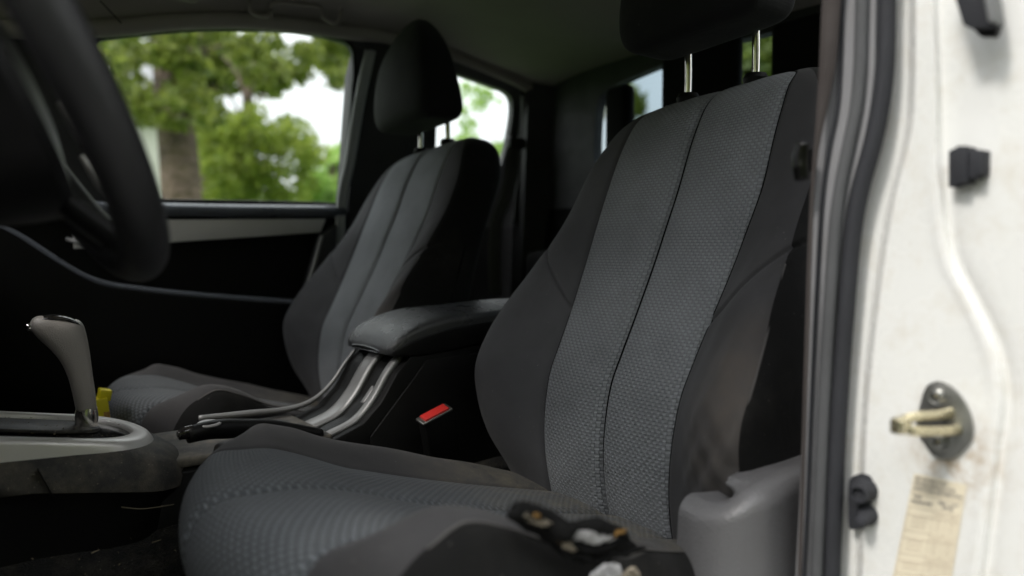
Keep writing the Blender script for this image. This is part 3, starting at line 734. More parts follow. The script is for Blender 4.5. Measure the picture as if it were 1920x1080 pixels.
def loop2(pts, n=96): return interp(pts, n, True)
def windowset(inner_xz, yb, yt, zb, zt_, outer_pad, mat, nm, th=.02, outer=None, parent=cab, n=96):
    ypl = lambda z: yb+(yt-yb)*(z-zb)/(zt_-zb)
    I = loop2(inner_xz, n); c = I.mean(0)
    if outer is None: O = [(x+(x-c[0])/max(1e-6, abs(x-c[0]))*outer_pad if 0 else x+(x-c[0])*outer_pad, z+(z-c[1])*outer_pad) for x, z in I]
    else:
        # project radially on the rectangle outer=(x0,z0,x1,z1)
        O = []
        for x, z in I:
            dx, dz = x-c[0], z-c[1]; ts = []
            if dx > 1e-9: ts.append((outer[2]-c[0])/dx)
            if dx < -1e-9: ts.append((outer[0]-c[0])/dx)
            if dz > 1e-9: ts.append((outer[3]-c[1])/dz)
            if dz < -1e-9: ts.append((outer[1]-c[1])/dz)
            t = min(ts); O.append((c[0]+dx*t, c[1]+dz*t))
    I3 = [(x, ypl(z), z) for x, z in I]; O3 = [(x, ypl(z), z) for x, z in O]
    fr_ = ring(nm, I3, O3, (0, th, 0), mat, parent)
    return I3, fr_
# passenger door
dr = thing('passenger_door', 'closed far passenger door with black trim, silver strip and side window', 'car door', (.3, 1.62, FLZ))
inner = [(.29, 1.3935), (.36, 1.394), (.50, 1.397), (.735, 1.402), (.757, 1.41), (.762, 1.44), (.764, 1.55), (.762, 1.68), (.759, 1.738), (.738, 1.757), (.64, 1.762), (.53, 1.750), (.40, 1.727), (.262, 1.690), (.236, 1.672), (.232, 1.63), (.245, 1.52), (.258, 1.43), (.266, 1.400)]
I3, _ = windowset(inner, 1.655, 1.57, 1.39, 1.76, 0, 'trimd', 'window_frame', .022, outer=(-.70, 1.375, .795, 1.80), parent=dr)
gv = [(x, y+.012, z) for x, y, z in I3]
mk('window_glass', gv, [tuple(range(len(gv)))], 'glass', dr, False)
tubeo('window_seal', [(x, y-.001, z) for x, y, z in I3][::3], .0035, 'black', dr, n=120, seg=8, closed=True, up=(0, 1, 0))
# sill ledge with bluish highlight painted on its rounded top
tubeo('window_ledge', [(-.6, 1.635, 1.372), (.3, 1.635, 1.374), (.755, 1.635, 1.382)], [(.020, .014)]*2, 'edge', dr, n=20, seg=18)
# door inner skin: recessed upper, bulging lower below the armrest line
AXL = [-.6, .0, .06, .098, .213, .29, .45, .67, .78]; AZL = [1.36, 1.36, 1.35, 1.335, 1.250, 1.227, 1.203, 1.178, 1.170]
aline = interp(list(zip(AXL, AZL)), 200)
nr, nc = 90, 110; V = []
for i in range(nc):
    x = -.62+1.39*i/(nc-1); za = float(np.interp(x, aline[:, 0], aline[:, 1]))
    for j in range(nr):
        # stations concentrate round the armrest ledge
        t = j/(nr-1)
        z = .75+(za-.012-.75)*t/.5 if t < .5 else (za-.012+.016*(t-.5)/.3 if t < .8 else za+.004+(1.378-za-.004)*(t-.8)/.2)
        y = 1.655-.075*float(1-sm(z, za-.012, za+.002))+.02*float(1-sm(z, .75, 1.1))
        V.append((x, y, z))
mk('door_trim', V, gridfaces(nc, nr), 'black', dr)
tubeo('armrest_edge', [(x, 1.588, z-.007) for x, z in aline[60:185:6]], .0060, 'edge', dr, n=90, seg=10)  # highlight along the armrest, carried by the lighter colour
st = [PY(322, 414, 1.625), PY(612, 410, 1.625), PY(602, 436, 1.625), PY(332, 459, 1.625)]
st[0] = Vector((.20, 1.625, 1.350)); st[3] = Vector((.20, 1.625, 1.295))
prism('silver_strip', st, (0, .012, 0), 'doorsilver', dr, .003)
tubeo('pull_edge', [PY(603, 442, 1.60), PY(588, 500, 1.60), PY(570, 556, 1.60)], [.004, .005, .004], 'silverd', dr, n=20, seg=8, up=(0, 1, 0))
prism('door_end_trim', [PY(603, 442, 1.61), PY(634, 420, 1.61), PY(626, 566, 1.61), PY(570, 560, 1.61)], (0, .03, 0), 'trimd', dr, .004)
tubeo('door_handle', [PY(125, 448, 1.60), PY(150, 455, 1.585), PY(178, 466, 1.60)], [.004, .006, .004], 'silverd', dr, n=14, seg=10)
prism('door_skin', [(-.9, 1.72, .70), (.80, 1.72, .70), (.80, 1.72, 1.38), (-.9, 1.72, 1.38)], (0, .01, 0), 'paint', dr)
# far B pillar and quarter window
mk_ = [(.768, .75), (.768, 1.40), (.772, 1.70), (.79, 1.79), (.98, 1.79), (.98, .75)]
prism('pillar_trim', [(x, 1.640-.07*max(0, (z-1.38)/.4), z) for x, z in mk_], (0, .07, 0), 'trimd', cab, 0)
for dx, r_, mt in ((0, .0055, 'pale'), (.016, .0055, 'pale')):
    tubeo('pillar_seal', [PY(634+dx*560, 410, 1.625)+Vector((0, 0, -.35)), PY(634+dx*560, 410, 1.625), PY(652+dx*560, 300, 1.605), PY(670+dx*560, 190, 1.582), PY(690+dx*560, 95, 1.56)], [(r_, r_), (r_*1.5, r_)], mt, cab, n=40, seg=10, up=(0, 1, 0))
q = [(1.00, 1.40), (1.08, 1.40), (1.14, 1.43), (1.19, 1.48), (1.215, 1.54), (1.225, 1.62), (1.222, 1.68), (1.20, 1.705), (1.15, 1.715), (1.06, 1.728), (.99, 1.735), (.955, 1.72), (.94, 1.66), (.935, 1.55), (.94, 1.45), (.96, 1.41)]
I3, _ = windowset(q, 1.65, 1.57, 1.39, 1.76, 0, 'trimg', 'quarter_window_frame', .02, outer=(.90, 1.35, 1.30, 1.80))
gv = [(x, y+.012, z) for x, y, z in I3]; mk('quarter_glass', gv, [tuple(range(len(gv)))], 'glass', cab, False)
prism('quarter_trim', [(.90, 1.652, .75), (1.34, 1.652, .75), (1.34, 1.652, 1.352), (.90, 1.652, 1.352)], (0, .03, 0), 'trimd', cab)
prism('corner_trim', [(1.245, 1.60, .75), (1.345, 1.60, .75), (1.345, 1.50, 1.80), (1.245, 1.545, 1.80)], (0, .05, 0), 'trimd', cab)
tubeo('corner_highlight', [(1.235, 1.60, 1.36), (1.245, 1.59, 1.5), (1.25, 1.575, 1.62), (1.235, 1.56, 1.70)], [(.008, .004)]*2, 'trimg', cab, n=20, seg=10)
# outer skin of far side, behind the door
prism('side_skin', [(.81, 1.715, .70), (1.42, 1.715, .70), (1.42, 1.715, 1.36), (.81, 1.715, 1.36)], (0, .01, 0), 'paint', cab)
# rear wall with its window
I = loop2([(1.36, 1.50), (1.365, 1.60), (1.35, 1.665), (1.30, 1.690), (1.15, 1.712), (.98, 1.722), (.81, 1.720), (.66, 1.71), (.60, 1.68), (.59, 1.60), (.60, 1.50), (.66, 1.47), (.98, 1.465), (1.30, 1.47)], 96)
c = I.mean(0); O = []
for y, z in I:
    dy, dz = y-c[0], z-c[1]; ts = [((1.62 if dy > 0 else .36)-c[0])/dy if abs(dy) > 1e-9 else 1e9, ((1.80 if dz > 0 else 1.40)-c[1])/dz if abs(dz) > 1e-9 else 1e9]; t = min(ts); O.append((c[0]+dy*t, c[1]+dz*t))
ring('rear_window_frame', [(1.31, y, z) for y, z in I], [(1.31, y, z) for y, z in O], (.03, 0, 0), 'trimd', cab)
mk('rear_glass', [(1.325, y, z) for y, z in I], [tuple(range(len(I)))], 'tint', cab, False)
prism('rear_wall', [(1.312, .36, .70), (1.312, 1.62, .70), (1.312, 1.62, 1.402), (1.312, .36, 1.402)], (.03, 0, 0), 'back', cab)
# floor with tunnel
nr, nc = 80, 60; V = []
for i in range(nr):
    y = .33+1.32*i/(nr-1)
    for j in range(nc):
        x = -.7+2.05*j/(nc-1); h = .80+.185*math.exp(-((abs(y-.98)/.20)**4))
        V.append((x, y, h+.004*math.sin(x*13+y*21)*math.sin(x*31)))
mk('floor_carpet', V, gridfaces(nr, nc), 'carpet', cab)
rbox('door_sill', (.1, .34, .80), (1.7, .10, .06), 'paint', cab, .015)
V = []; F = []
for k in range(260):
    x = RNG.uniform(-.25, .35); y = RNG.uniform(.62, .90); h = .80+.185*math.exp(-((abs(y-.98)/.20)**4))+.004
    ln = RNG.uniform(.001, .008) if RNG.random() < .3 else .001; an = RNG.uniform(0, math.pi); dx, dy = math.cos(an)*ln, math.sin(an)*ln
    b = len(V); e = .0004; V += [(x-dx, y-dy, h), (x+dx, y+dy, h+.001), (x+dx, y+dy+e, h+.002), (x-dx, y-dy+e, h+.0015)]; F += [(b, b+1, b+2, b+3)]
mk('floor_debris', V, F, 'straw', cab, False, kind='stuff')
tubeo('straw', [PY(228, 951, .855), PY(270, 954, .857), PY(326, 946, .86)], .0005, 'straw', cab, n=12, seg=5)
# dashboard
db = thing('dashboard', 'black dashboard beyond the steering wheel', 'dashboard', (-.3, .98, FLZ))
prism('dash_body', [(x, .40, z) for x, z in [(-.85, 1.10), (-.80, 1.30), (-.45, 1.37), (-.12, 1.385), (-.03, 1.35), (-.02, 1.25), (-.06, 1.10), (-.15, .98), (-.40, .85), (-.85, .85)]], (0, 1.19, 0), 'black', db, .012)
rbox('instrument_hood', (-.13, .64, 1.40), (.20, .34, .10), 'black', db, .035)
rbox('knee_panel', (-.10, .62, 1.20), (.10, .40, .22), 'black', db, .03)
rbox('glovebox_door', (-.035, 1.34, 1.16), (.03, .36, .17), 'black', db, .01)

# ------------------------------------------------------------ near door jamb (B pillar)
JX = .58; KS = JX/.75
def J(px, py): v = PX(px, py, JX); return (v.y, v.z)
def curveYZ(pts):                                  # returns Y as function of Z
    q = np.array([J(*p) for p in pts]); q = q[np.argsort(q[:, 1])]; A_ = interp(q, 200); return lambda z: np.interp(z, A_[:, 1], A_[:, 0])
sealL = curveYZ([(1690, -60), (1685, 0), (1684, 70), (1680, 150), (1664, 250), (1626, 400), (1606, 600), (1592, 800), (1583, 1000), (1580, 1100)])
trimL = curveYZ([(1548, -60), (1545, 0), (1537, 200), (1520, 300), (1515, 450), (1510, 600), (1500, 900), (1490, 1080), (1489, 1100)])
crease = curveYZ([(1752, -60), (1752, 0), (1757, 150), (1760, 300), (1780, 470), (1822, 560), (1864, 650), (1880, 740), (1868, 850), (1850, 1000), (1838, 1100)])
softL = curveYZ([(1716, -60), (1714, 0), (1712, 150), (1704, 250), (1668, 400), (1640, 600), (1622, 800), (1616, 1000), (1612, 1100)])
jamb = thing('door_jamb', 'white painted door pillar with striker, label and rubber seal at the right', 'door pillar', (JX, .28, FLZ))
def jx(y, z):
    """station X of the painted surface at (y,z)"""
    k = y-crease(z); up = sm(z, 1.30, 1.40)
    k = k/KS; wd = .0030+.010*up
    x = (.0025+.0075*up)*np.exp(-(k/np.where(k > 0, .0011, wd*3.2))**2)                      # groove along the crease, opening to a channel higher up
    x = x-.0012*np.exp(-((k-.007)/.006)**2)*(1-up)                # rolled shoulder
    x = x+.005*(k < 0)*np.exp(-np.clip(-k, 0, None)/.010)*(1-up)*(1-np.exp(-np.clip(-k, 0, None)/.0006))                     # outer skin turns away
    s = (y-softL(z))/KS; x = x+.012*sm(s, -.004, .012)
    x = x+.0012*np.sin(z*17+1)*np.sin(y*40)
    return JX+KS*x
nz_, ny = 190, 200; V = []
for zz in np.linspace(.92, 1.72, nz_):
    ys = np.linspace(float(crease(zz))-.06, float(sealL(zz))+.012, ny)
    V += [(float(a_), float(b_), zz) for a_, b_ in zip(jx(ys, zz), ys)]
mk('jamb_panel', V, gridfaces(nz_, ny), 'paint', jamb)
# back of the pillar box
prism('pillar_box', [(JX+.04, .12, .80), (JX+.04, .30, .80), (JX+.04, .30, 1.80), (JX+.04, .12, 1.80)], (.12, 0, 0), 'paint', jamb)
# outer body side behind the pillar
prism('rear_quarter_skin', [(JX+.06, .10, .70), (1.42, .16, .70), (1.42, .19, 1.42), (JX+.06, .13, 1.42)], (0, .012, 0), 'paint', jamb)
# interior pillar trim strip (grey plastic)
zs = np.linspace(.90, 1.72, 120); V = []
for zz in zs:
    a_, b_ = float(trimL(zz)), float(sealL(zz))
    for k in range(14):
        t = k/13; y = a_+(b_+.012-a_)*t; V.append((JX+KS*(-.020+.036*(1-math.sin(min(1, t*3)*math.pi/2))+.006*t), y, zz))
mk('pillar_trim', V, gridfaces(120, 14), 'trim', jamb)
V = []
for zz in zs:
    a_ = float(trimL(zz))
    for k in range(6): V.append((JX+.012+.03*k, a_+.0005+.001*k, zz))
mk('pillar_trim_return', V, gridfaces(120, 6), 'trimd', jamb)
# rubber seals: bulb + lips
def sealp(off, x, wz=None): return [(x, float(sealL(z))+off, z) for z in np.linspace(.90, 1.72, 30)]
def offs(f0, x): return [(x, float(sealL(z))+f0*(float(trimL(z))-float(sealL(z))), z) for z in np.linspace(.90, 1.72, 30)]
tubeo('seal_bulb', sealp(.0050, JX-.0077), [(.0062, .007)]*2, 'rubber', jamb, n=120, seg=16, up=(1, 0, 0))
tubeo('seal_lip', offs(.34, JX-.015), [(.0050, .0046)]*2, 'midrub', jamb, n=120, seg=14, up=(1, 0, 0))
tubeo('seal_lip', offs(.60, JX-.015), [(.0017, .0017)]*2, 'rubber', jamb, n=120, seg=8, up=(1, 0, 0))
# belt webbing hanging in front of the trim, seen almost edge on
wb = thing('seat_belt', 'brown-grey seat belt webbing hanging beside the near seat with its black latch', 'seat belt', (.55, .33, .90))
BL = [(1546, -60), (1541, 0), (1535, 130), (1527, 262), (1521, 340), (1516, 470), (1511, 640), (1503, 860), (1494, 1090)]
BWD = [.017, .015, .013, .005, .0035, .0035, .0035, .0035, .0035]
P = interp([(*PX(a, b, .550), w_) for (a, b), w_ in zip(BL, BWD)], 120); V = []
for i, (x, y, z, w_) in enumerate(P):
    for u, t_ in ((0, 0), (1, 0), (1, .0014), (0, .0014)): V.append((x+.001*math.sin(z*14)+u*w_*.5-t_, y-u*w_*.75-t_*.3, z))
mk('webbing', V, gridfaces(120, 4, True), 'webbing', wb)
c_ = PX(1506, 302, .545); tubeo('latch_plate', [PX(1506, 268, .545), PX(1501, 300, .545), PX(1504, 337, .545)], [(.005, .0055), (.0055, .0068), (.006, .0068), (.005, .006)], 'gloss2', wb, n=24, seg=16, up=(0, 1, 0))
rbox('latch_bridge', PX(1514, 300, .548), (.008, .005, .018), 'black', wb, .0015)

# striker
stk = thing('door_striker', 'zinc door striker loop on a diamond plate with two screws', 'door striker', (JX-.01, J(1775, 785)[0], J(1775, 785)[1]))
pl = [J(*p) for p in [(1730, 752), (1742, 722), (1764, 714), (1788, 724), (1812, 752), (1826, 785), (1826, 818), (1806, 846), (1782, 860), (1758, 855), (1738, 832), (1722, 800)]]
pl = interp(pl, 60, True); SXX = JX-.0042
prism('striker_plate', [(SXX+.003, y, z) for y, z in pl], (-.0028, 0, 0), 'steel', stk, .0008)
for p in ((1762, 741), (1765, 826)):
    y, z = J(*p)
    lathe('screw_seat', [(.0071, 0), (.0071, .0006), (.0062, .0009), (.0054, .0005)], (SXX, y, z), (-1, 0, 0), 'steel', stk, 32)
    lathe('screw', [(.0053, 0), (.0053, .0009), (.0039, .0020), (.0017, .0023), (.0016, .0009), (.0004, .0009)], (SXX, y, z), (-1, 0, 0), 'steel', stk, 24)
    lathe('screw_recess', [(.0016, 0), (.0012, .0007), (.0003, .0007)], (SXX-.0019, y, z), (-1, 0, 0), 'yzinc', stk, 8)
ya, za = J(1800, 806); yb, zb = J(1786, 772)
loopp = [(SXX+.002, ya, za), (SXX-.018, ya+.003, za+.002), (SXX-.038, ya+.008, za+.004), (SXX-.050, ya+.012, za+.006), (SXX-.051, yb+.010, zb-.001), (SXX-.038, yb+.007, zb+.001), (SXX-.018, yb+.003, zb), (SXX+.002, yb, zb)]
tubeo('striker_loop', loopp, [(.0036, .0036)]*2, 'yzinc', stk, n=70, seg=16, up=(0, 1, .2))
rbox('striker_tip', (SXX-.054, (ya+yb)/2+.0125, (za+zb)/2+.003), (.014, .009, .011), 'yzinc', stk, .0016)

# tyre pressure label
lab = thing('tyre_label', 'cream tyre pressure label on the white pillar below the striker', 'label', (JX-.001, J(1745, 980)[0], J(1745, 980)[1]))
c0 = [J(*p) for p in [(1716, 887), (1813, 909), (1783, 1100), (1674, 1085)]]
tl, tr_, br_, bl_ = [Vector((0, *c)) for c in c0]
nU, nV = 24, 50; V = []
def LP(u, v, lift=0.):
    p = (tl*(1-u)+tr_*u)*(1-v)+(bl_*(1-u)+br_*u)*v
    return (float(jx(p.y, p.z))-.0009-lift, p.y, p.z)
for i in range(nV):
    for j in range(nU): V.append(LP(j/(nU-1), i/(nV-1)))
mk('label_sheet', V, gridfaces(nV, nU), 'label', lab)
def lbar(u0, v0, u1, v1, mat='inkl', lift=.0004):
    return [LP(u0, v0, lift), LP(u1, v0, lift), LP(u1, v1, lift), LP(u0, v1, lift)]
V = []; F = []
def addbar(*a):
    n = 6; b = len(V); u0, v0, u1, v1 = a
    for i in range(n):
        t = i/(n-1)
        if (u1-u0) > (v1-v0)*.5: V.extend([LP(u0+(u1-u0)*t, v0, .0004), LP(u0+(u1-u0)*t, v1, .0004)])
        else: V.extend([LP(u0, v0+(v1-v0)*t, .0004), LP(u1, v0+(v1-v0)*t, .0004)])
    F.extend([(b+2*i, b+2*i+1, b+2*i+3, b+2*i+2) for i in range(n-1)])
addbar(0, .165, 1, .170)
for u in (.03, .50, .74, .97): addbar(u, .30, u+.006, .99)
for v in (.30, .37, .52, .59, .74, .81, .93): addbar(.03, v, .97, v+.004)
for v in (.41, .45, .49, .63, .67, .71, .85, .89): 
    addbar(.12+.03*random.random(), v-.02, .42, v-.014); addbar(.56, v-.02, .68, v-.014); addbar(.80, v-.02, .92, v-.014)
mk('table_print', V, F, 'inkl', lab, False, kind='stuff')
uu = (tr_-tl); vv = (bl_-tl)
def text(body, u, v, h, wfrac, mat='ink'):
    cu = D.curves.new('text', 'FONT'); cu.body = body; cu.size = 1; cu.resolution_u = 2; cu.offset = .012
    o = D.objects.new('tmp', cu); COL.objects.link(o); bpy.context.view_layer.update()
    me = D.meshes.new_from_object(o.evaluated_get(bpy.context.evaluated_depsgraph_get())); D.objects.remove(o)
    W0 = uu.length; H0 = vv.length; V = []; mxx = max(q_.co.x for q_ in me.vertices)
    for q_ in me.vertices: V.append(LP(u+q_.co.x/mxx*wfrac, v-(q_.co.y*h)/H0, .0005))
    F = [tuple(p.vertices) for p in me.polygons]
    return mk('printed_text', V, F, mat, lab, False)
Hh = .0036
text("SEE OWNER'S AND", .04, .050, Hh, .62); text('DRIVERS MANUAL FOR', .04, .095, Hh, .78); text('ADDITIONAL INFORMATION', .04, .140, Hh, .92)
text('TIRE', .07, .215, Hh, .16); text('PRESSURE', .05, .262, Hh, .40); text('kgf / cm\u00b2', .56, .225, Hh, .36); text('(PSI)', .64, .268, Hh, .20)
for vv_ in (.345, .572, .79): text('FRONT', .54, vv_, Hh*.7, .17, 'inkl'); text('REAR', .79, vv_, Hh*.7, .14, 'inkl')

# rubber parts on the jamb
bf = thing('rubber_buffer', 'ribbed black rubber buffer on the white door face', 'rubber stop', (JX-.01, J(1818, 315)[0], J(1818, 315)[1]))
for k, (x0, x1, t0, b0, dx) in enumerate([(1786, 1796, 283, 352, .010), (1796, 1806, 280, 350, .014), (1806, 1817, 276, 347, .017), (1817, 1829, 276, 345, .019), (1829, 1845, 283, 336, .016), (1845, 1857, 283, 331, .019)]):
    P = [J(x0, t0), J(x1, t0), J(x1, b0), J(x0, b0)]
    xx = float(jx(P[0][0], P[0][1])); 
    prism('rib', [(JX+.005, y, z) for y, z in P], (-.005-dx*KS, 0, 0), 'rubber', bf, .0012)
rbox('buffer_core', (JX-.002, J(1820, 312)[0], J(1820, 312)[1]), (.014, .020, .017), 'rubber', bf, .002)
pg = thing('rubber_plug_switch', 'black door switch with two rubber knobs low on the white pillar', 'door switch', (JX, J(1610, 940)[0], J(1610, 940)[1]))
P = [J(*p) for p in [(1594, 905), (1600, 893), (1618, 888), (1634, 893), (1640, 912), (1636, 935), (1634, 970), (1628, 986), (1600, 992), (1593, 980)]]
prism('switch_base', [(JX+.010, y, z) for y, z in interp(P, 40, True)], (-.013, 0, 0), 'rubber', pg, .0015)
y, z = J(1628, 918); lathe('upper_knob', [(a_*KS, b_*KS) for a_, b_ in [(.0125, -.004), (.0120, .006), (.0100, .014), (.0092, .020), (.0070, .0205), (.0058, .0150), (.0010, .0145)]], (JX-.002, y+.001, z), (-1, -.12, 0), 'rubber', pg, 28)
y, z = J(1634, 965); lathe('lower_knob', [(a_*KS, b_*KS) for a_, b_ in [(.0105, -.004), (.0100, .006), (.0070, .012), (.0066, .020), (.0050, .025), (.0010, .0265)]], (JX-.002, y+.002, z), (-1, -.2, -.05), 'rubber', pg, 28)
# weatherstrip end at top right
ws = thing('weatherstrip_end', 'end of the dark window weatherstrip at the top right corner', 'weatherstrip', (.56, J(1865, 30)[0], J(1865, 30)[1]))
P = [(1800, -60), (1818, -60), (1838, 62), (1866, 76), (1898, 68), (1880, -60)]
prism('strip_body', [(.565, *J(*p)) for p in [(1800, -60), (1838, 60), (1850, 66), (1890, 66), (1899, 60), (1878, -60)]], (-.014, 0, 0), 'rubber', ws, .003)
prism('strip_lip', [(.565, *J(*p)) for p in [(1868, -60), (1890, 60), (1903, 58), (1884, -60)]], (-.020, 0, 0), 'rubberL', ws, .002)
prism('strip_core', [(.567, *J(*p)) for p in [(1846, 62), (1860, 78), (1888, 78), (1894, 62)]], (-.008, 0, 0), 'black', ws, .001)

# ------------------------------------------------------------ behind the seats
for k, (ya, yb, zt2, lb) in enumerate([(1.170, 1.243, 1.665, 'narrow black rear headrest against the left end of the rear window'), (.885, 1.075, 1.715, 'wide black rear headrest seen between the near headrest posts'), (.70, .813, 1.71, 'black rear headrest right of the near headrest posts')]):
    t = thing('rear_headrest', lb, 'headrest', (1.25, (ya+yb)/2, 1.40))
    rbox('cushion', (1.238, (ya+yb)/2, (1.45+zt2)/2), (.036, yb-ya, zt2-1.45), 'back', t, .016, seg=4)
    rbox('support', (1.27, (ya+yb)/2, 1.42), (.03, (yb-ya)*.5, .10), 'black', t, .005)
rb = thing('rear_bench', 'black rear bench behind the front seats', 'bench seat', (1.1, .98, FLZ))
rbox('bench_back', (1.255, .98, 1.12), (.10, 1.10, .34), 'back', rb, .03); rbox('bench_seat', (1.06, .98, 1.02), (.36, 1.10, .12), 'back', rb, .03)
bg2 = thing('far_belt_guide', 'grey seat belt guide and webbing beside the quarter window', 'belt guide', (1.24, 1.55, 1.50))
c_ = PY(968, 268, 1.56)
rbox('guide_ring', c_, (.055, .02, .028), 'trimd', bg2, .006)
tubeo('webbing', [c_+Vector((0, .005, 0)), c_+Vector((-.01, .02, -.12)), c_+Vector((-.045, .03, -.22)), c_+Vector((-.05, .03, -.40))], [(.003, .020), (.003, .022)], 'trimg', bg2, n=30, seg=8, up=(1, 0, 0))
# yellow bottle by the passenger seat
yb_ = thing('yellow_container', 'small bright yellow container wedged in front of the passenger seat', 'container', (.17, 1.24, 1.0))
a = PY(191, 773, 1.22)
rbox('body', a+Vector((0, 0, -.02)), (.020, .03, .085), 'yellow', yb_, .002, rot=Matrix.Rotation(R(-5), 3, 'Y')); rbox('handle', a+Vector((.004, 0, .026)), (.016, .022, .016), 'yellow', yb_, .002, rot=Matrix.Rotation(R(12), 3, 'Y'))
rbox('label_patch', a+Vector((.004, -.0155, -.008)), (.008, .001, .022), 'foamo', yb_, .0003)

# ------------------------------------------------------------ outside
def grid_ground():
    V = []; n = 60
    for i in range(n):
        for j in range(n):
            x = -150+300*i/(n-1); y = -150+300*j/(n-1); V.append((x, y, .02*math.sin(x*.7)*math.cos(y*.5)))
    o = mk('ground', V, gridfaces(n, n), 'grass'); o['kind'] = 'structure'; return o
grid_ground()
o = prism('driveway', [(-7, -9, .03), (6, -9, .03), (6, 3.2, .03), (-7, 3.2, .03)], (0, 0, .012), 'concrete', None); o['kind'] = 'structure'  # unseen drive, added for the light it bounces into the cab
def leaves(n, centers, size):
    """centers: list of (c, radii, weight)"""
    ws_ = np.array([c[2] for c in centers], float); ws_ /= ws_.sum(); pick = RNG.choice(len(centers), n, p=ws_)
    C = np.array([c[0] for c in centers])[pick]; Rr = np.array([c[1] for c in centers])[pick]
    d = RNG.normal(size=(n, 3)); d /= np.linalg.norm(d, axis=1, keepdims=True); r = RNG.uniform(.25, 1, (n, 1))**.6
    p = C+d*Rr*r
    a = RNG.normal(size=(n, 3)); a /= np.linalg.norm(a, axis=1, keepdims=True); b = np.cross(a, RNG.normal(size=(n, 3))); b /= np.linalg.norm(b, axis=1, keepdims=True)
    s = size*RNG.uniform(.6, 1.3, (n, 1))
    V = np.stack([p-a*s, p-b*s*.45, p+a*s, p+b*s*.45], 1).reshape(-1, 3)
    F = np.arange(n*4).reshape(n, 4); tone = np.repeat(np.clip(RNG.normal(.5, .28, n), 0, 1), 4)
    return V, F, tone
def crown(name, n, centers, size, mat, parent):
    V, F, tone = leaves(n, centers, size); o = mk(name, V, F.tolist(), mat, parent, False)
    at = o.data.attributes.new('tone', 'FLOAT', 'POINT'); at.data.foreach_set('value', tone.astype(np.float32)); return o
def tree(label, base, h, r, limbs, n, size, mat, cl=None, group=None, wide=1.):
    t = thing('tree', label, 'tree', base, group); bx_, by_, bz_ = base
    tubeo('trunk', [(bx_, by_, 0), (bx_+.03, by_, h*.3), (bx_-.05, by_+.05, h*.62), (bx_+.05, by_, h*.95)], [r*1.25, r, r*.8, r*.4], 'bark', t, n=24, seg=16, up=(1, 0, 0))
    cs = []
    for k in range(limbs):
        a = random.uniform(0, 2*math.pi); el = random.uniform(.1, .9); L = h*.38*wide
        e = Vector((bx_+math.cos(a)*L*random.uniform(.4, 1), by_+math.sin(a)*L*random.uniform(.4, 1), h*(.55+.5*el)))
        s0 = Vector((bx_, by_, h*random.uniform(.42, .8)))
        tubeo('limb', [s0, (s0+e)/2+Vector((0, 0, .15)), e], [r*.35, r*.2, r*.06], 'bark', t, n=10, seg=7)
        cs.append((tuple(e), (random.uniform(.5, .95)*h*.16, random.uniform(.5, .95)*h*.16, random.uniform(.4, .8)*h*.12), 1))
    if cl: cs += cl
    crown('crown', n, cs, size, mat, t); return t
def at(px, py, Y): return tuple(PY(px, py, Y))
def cl(lst, Y): return [(at(px, py, Y+random.uniform(-.8, .8)), (rp/FPX*Y*1.25, rp/FPX*Y*1.25, rp/FPX*Y), rp) for px, py, rp in lst]
def scatter(n, x0, x1, y0, y1, Y, dY, rp, keep=lambda x, y: True):
    out = []
    while len(out) < n:
        x, y = random.uniform(x0, x1), random.uniform(y0, y1)
        if keep(x, y):
            r = rp*random.uniform(.5, 1.3); q_ = random.uniform(-dY, dY); out.append((at(x, y, Y+q_), (r/FPX*Y*1.3, r/FPX*Y*1.3, r/FPX*Y), r*r))
    return out
t0 = at(335, 370, 9.0)
tree('big olive green tree with a brown trunk outside the passenger window', (t0[0], 9.0, 0), 6.2, .22, 14, 9000, .065, 'leafd',
     scatter(110, 190, 690, -40, 235, 9.0, 1.3, 24, lambda x, y: y < 150 or x < 400 or random.random() < .22), wide=.8)
t1 = at(470, 370, 11.0)
tree('bushy yellow-green tree right of the brown trunk', (t1[0], 11.0, 0), 4.2, .12, 8, 9500, .06, 'leafb',
     scatter(80, 385, 600, 205, 390, 11.0, .9, 26, lambda x, y: ((x-480)/112)**2+((y-310)/105)**2 < 1.0), wide=.45)
t2 = at(620, 340, 16.0)
tree('pale light-green shrubby tree at the right of the passenger window', (t2[0], 16.0, 0), 3.4, .10, 6, 5000, .14, 'leafg', cl([(620, 350, 30), (600, 360, 30), (645, 330, 30), (640, 300, 22), (590, 345, 22)], 16.0), wide=.4)
t3 = at(880, 300, 14.0)
tree('loose tree outside the quarter window', (t3[0]+1.2, 14.0, 0), 4.5, .10, 5, 2600, .06, 'leafg', scatter(40, 850, 990, 130, 340, 14.0, 1.2, 16, lambda x, y: y > 270 or random.random() < .35), wide=.5)
t4 = at(300, 200, 24.0)
tree('hazy distant tree behind the pale house', (t4[0]+1, 24.0, 0), 9.5, .3, 14, 2600, .26, 'leafd', cl([(300, 140, 50), (400, 120, 60), (500, 140, 40), (620, 110, 30)], 24.0), wide=.8)
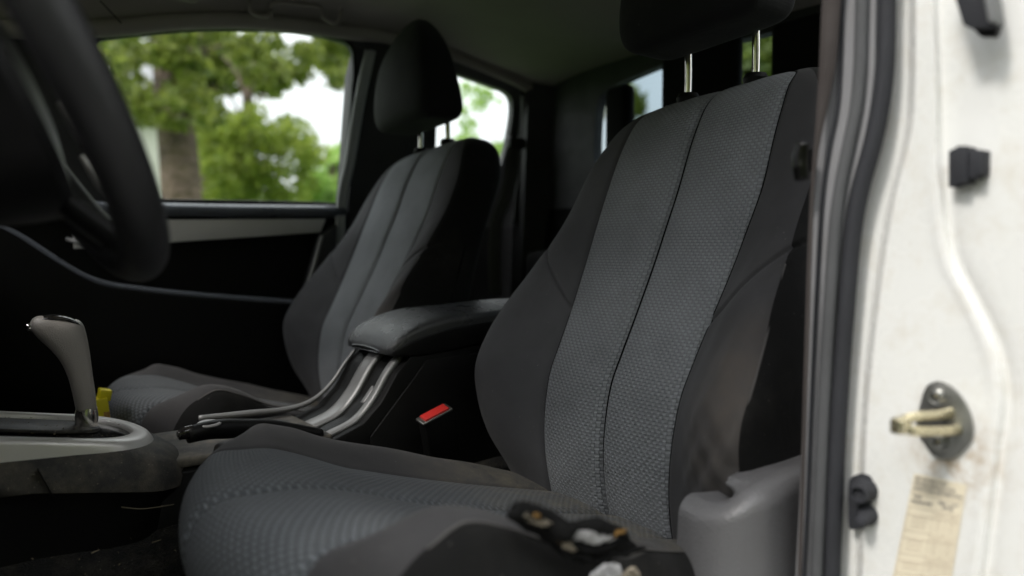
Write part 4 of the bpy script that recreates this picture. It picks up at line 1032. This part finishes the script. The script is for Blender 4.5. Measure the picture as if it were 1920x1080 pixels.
for k, (X_, Y_, h_, n_, m_, lb) in enumerate([(11, 6.5, 4.6, 5000, 'leafd', 'dark tree behind the rear window, nearest of its row'), (14, 11, 5.5, 5000, 'leafd', 'dark tree behind the rear window, farthest left of its row'), (9.5, 2.5, 4.2, 5000, 'leafb', 'yellow-green tree behind the rear window')]):
    tree(lb, (X_, Y_, 0), h_, .15, 9, n_, .16, m_, [((X_, Y_, 1.5), (2.2, 2.2, 1.2), 3)], wide=.9)
# unseen wood added to cut low skylight round the drive, ahead of and beside the truck
wc_ = []
for k in range(70):
    a = R(150+150*k/69); side_ = float(sm(k, 25, 45)); rr_ = random.uniform(12, 15)-4*side_; h_ = random.uniform(3.5, 7)+2.0*side_
    wc_.append(((rr_*math.cos(a)*1.0, rr_*math.sin(a), h_*.5), (1.8, 1.8, h_*.55), 1))
wo = crown('woodland', 14000, wc_, .42, 'leafd', None); wo['kind'] = 'stuff'; wo['label'] = 'belt of trees closing the horizon in front of and beside the truck'; wo['category'] = 'woodland'
# pale house at left of the trunk
ho = thing('house', 'pale rendered house with grey roof at the left of the passenger window', 'house', (0, 14, 0))
e0 = at(295, 200, 14.0); x1 = e0[0]+.05
prism('wall', [(-4, 13.8, 0), (x1, 13.8, 0), (x1, 13.8, e0[2]-.05), (-4, 13.8, e0[2]-.05)], (0, 5, 0), 'wall', ho, 0, smooth=False)
prism('roof', [(x1+.4, 13.4, e0[2]-.15), (x1+.4, 19.2, e0[2]-.15), (x1+.4, 19.2, e0[2]+.05), (x1+.4, 16.3, e0[2]+1.3), (x1+.4, 13.4, e0[2]+.05)], (-5.2, 0, 0), 'roof', ho, 0, smooth=False)
# truck bed rim seen through the rear window
bd = thing('truck_bed', 'pale metal rim of the truck bed behind the rear window', 'truck bed', (2.1, .98, .8))
rbox('bed_side', (2.15, 1.66, 1.12), (1.5, .06, .62), 'paint', bd, .012); rbox('bed_side', (2.15, .26, 1.12), (1.5, .06, .62), 'paint', bd, .012)
rbox('tailgate', (2.93, .98, 1.12), (.05, 1.34, .62), 'paint', bd, .012); rbox('bed_floor', (2.15, .98, .86), (1.5, 1.34, .05), 'rubber', bd, .004)
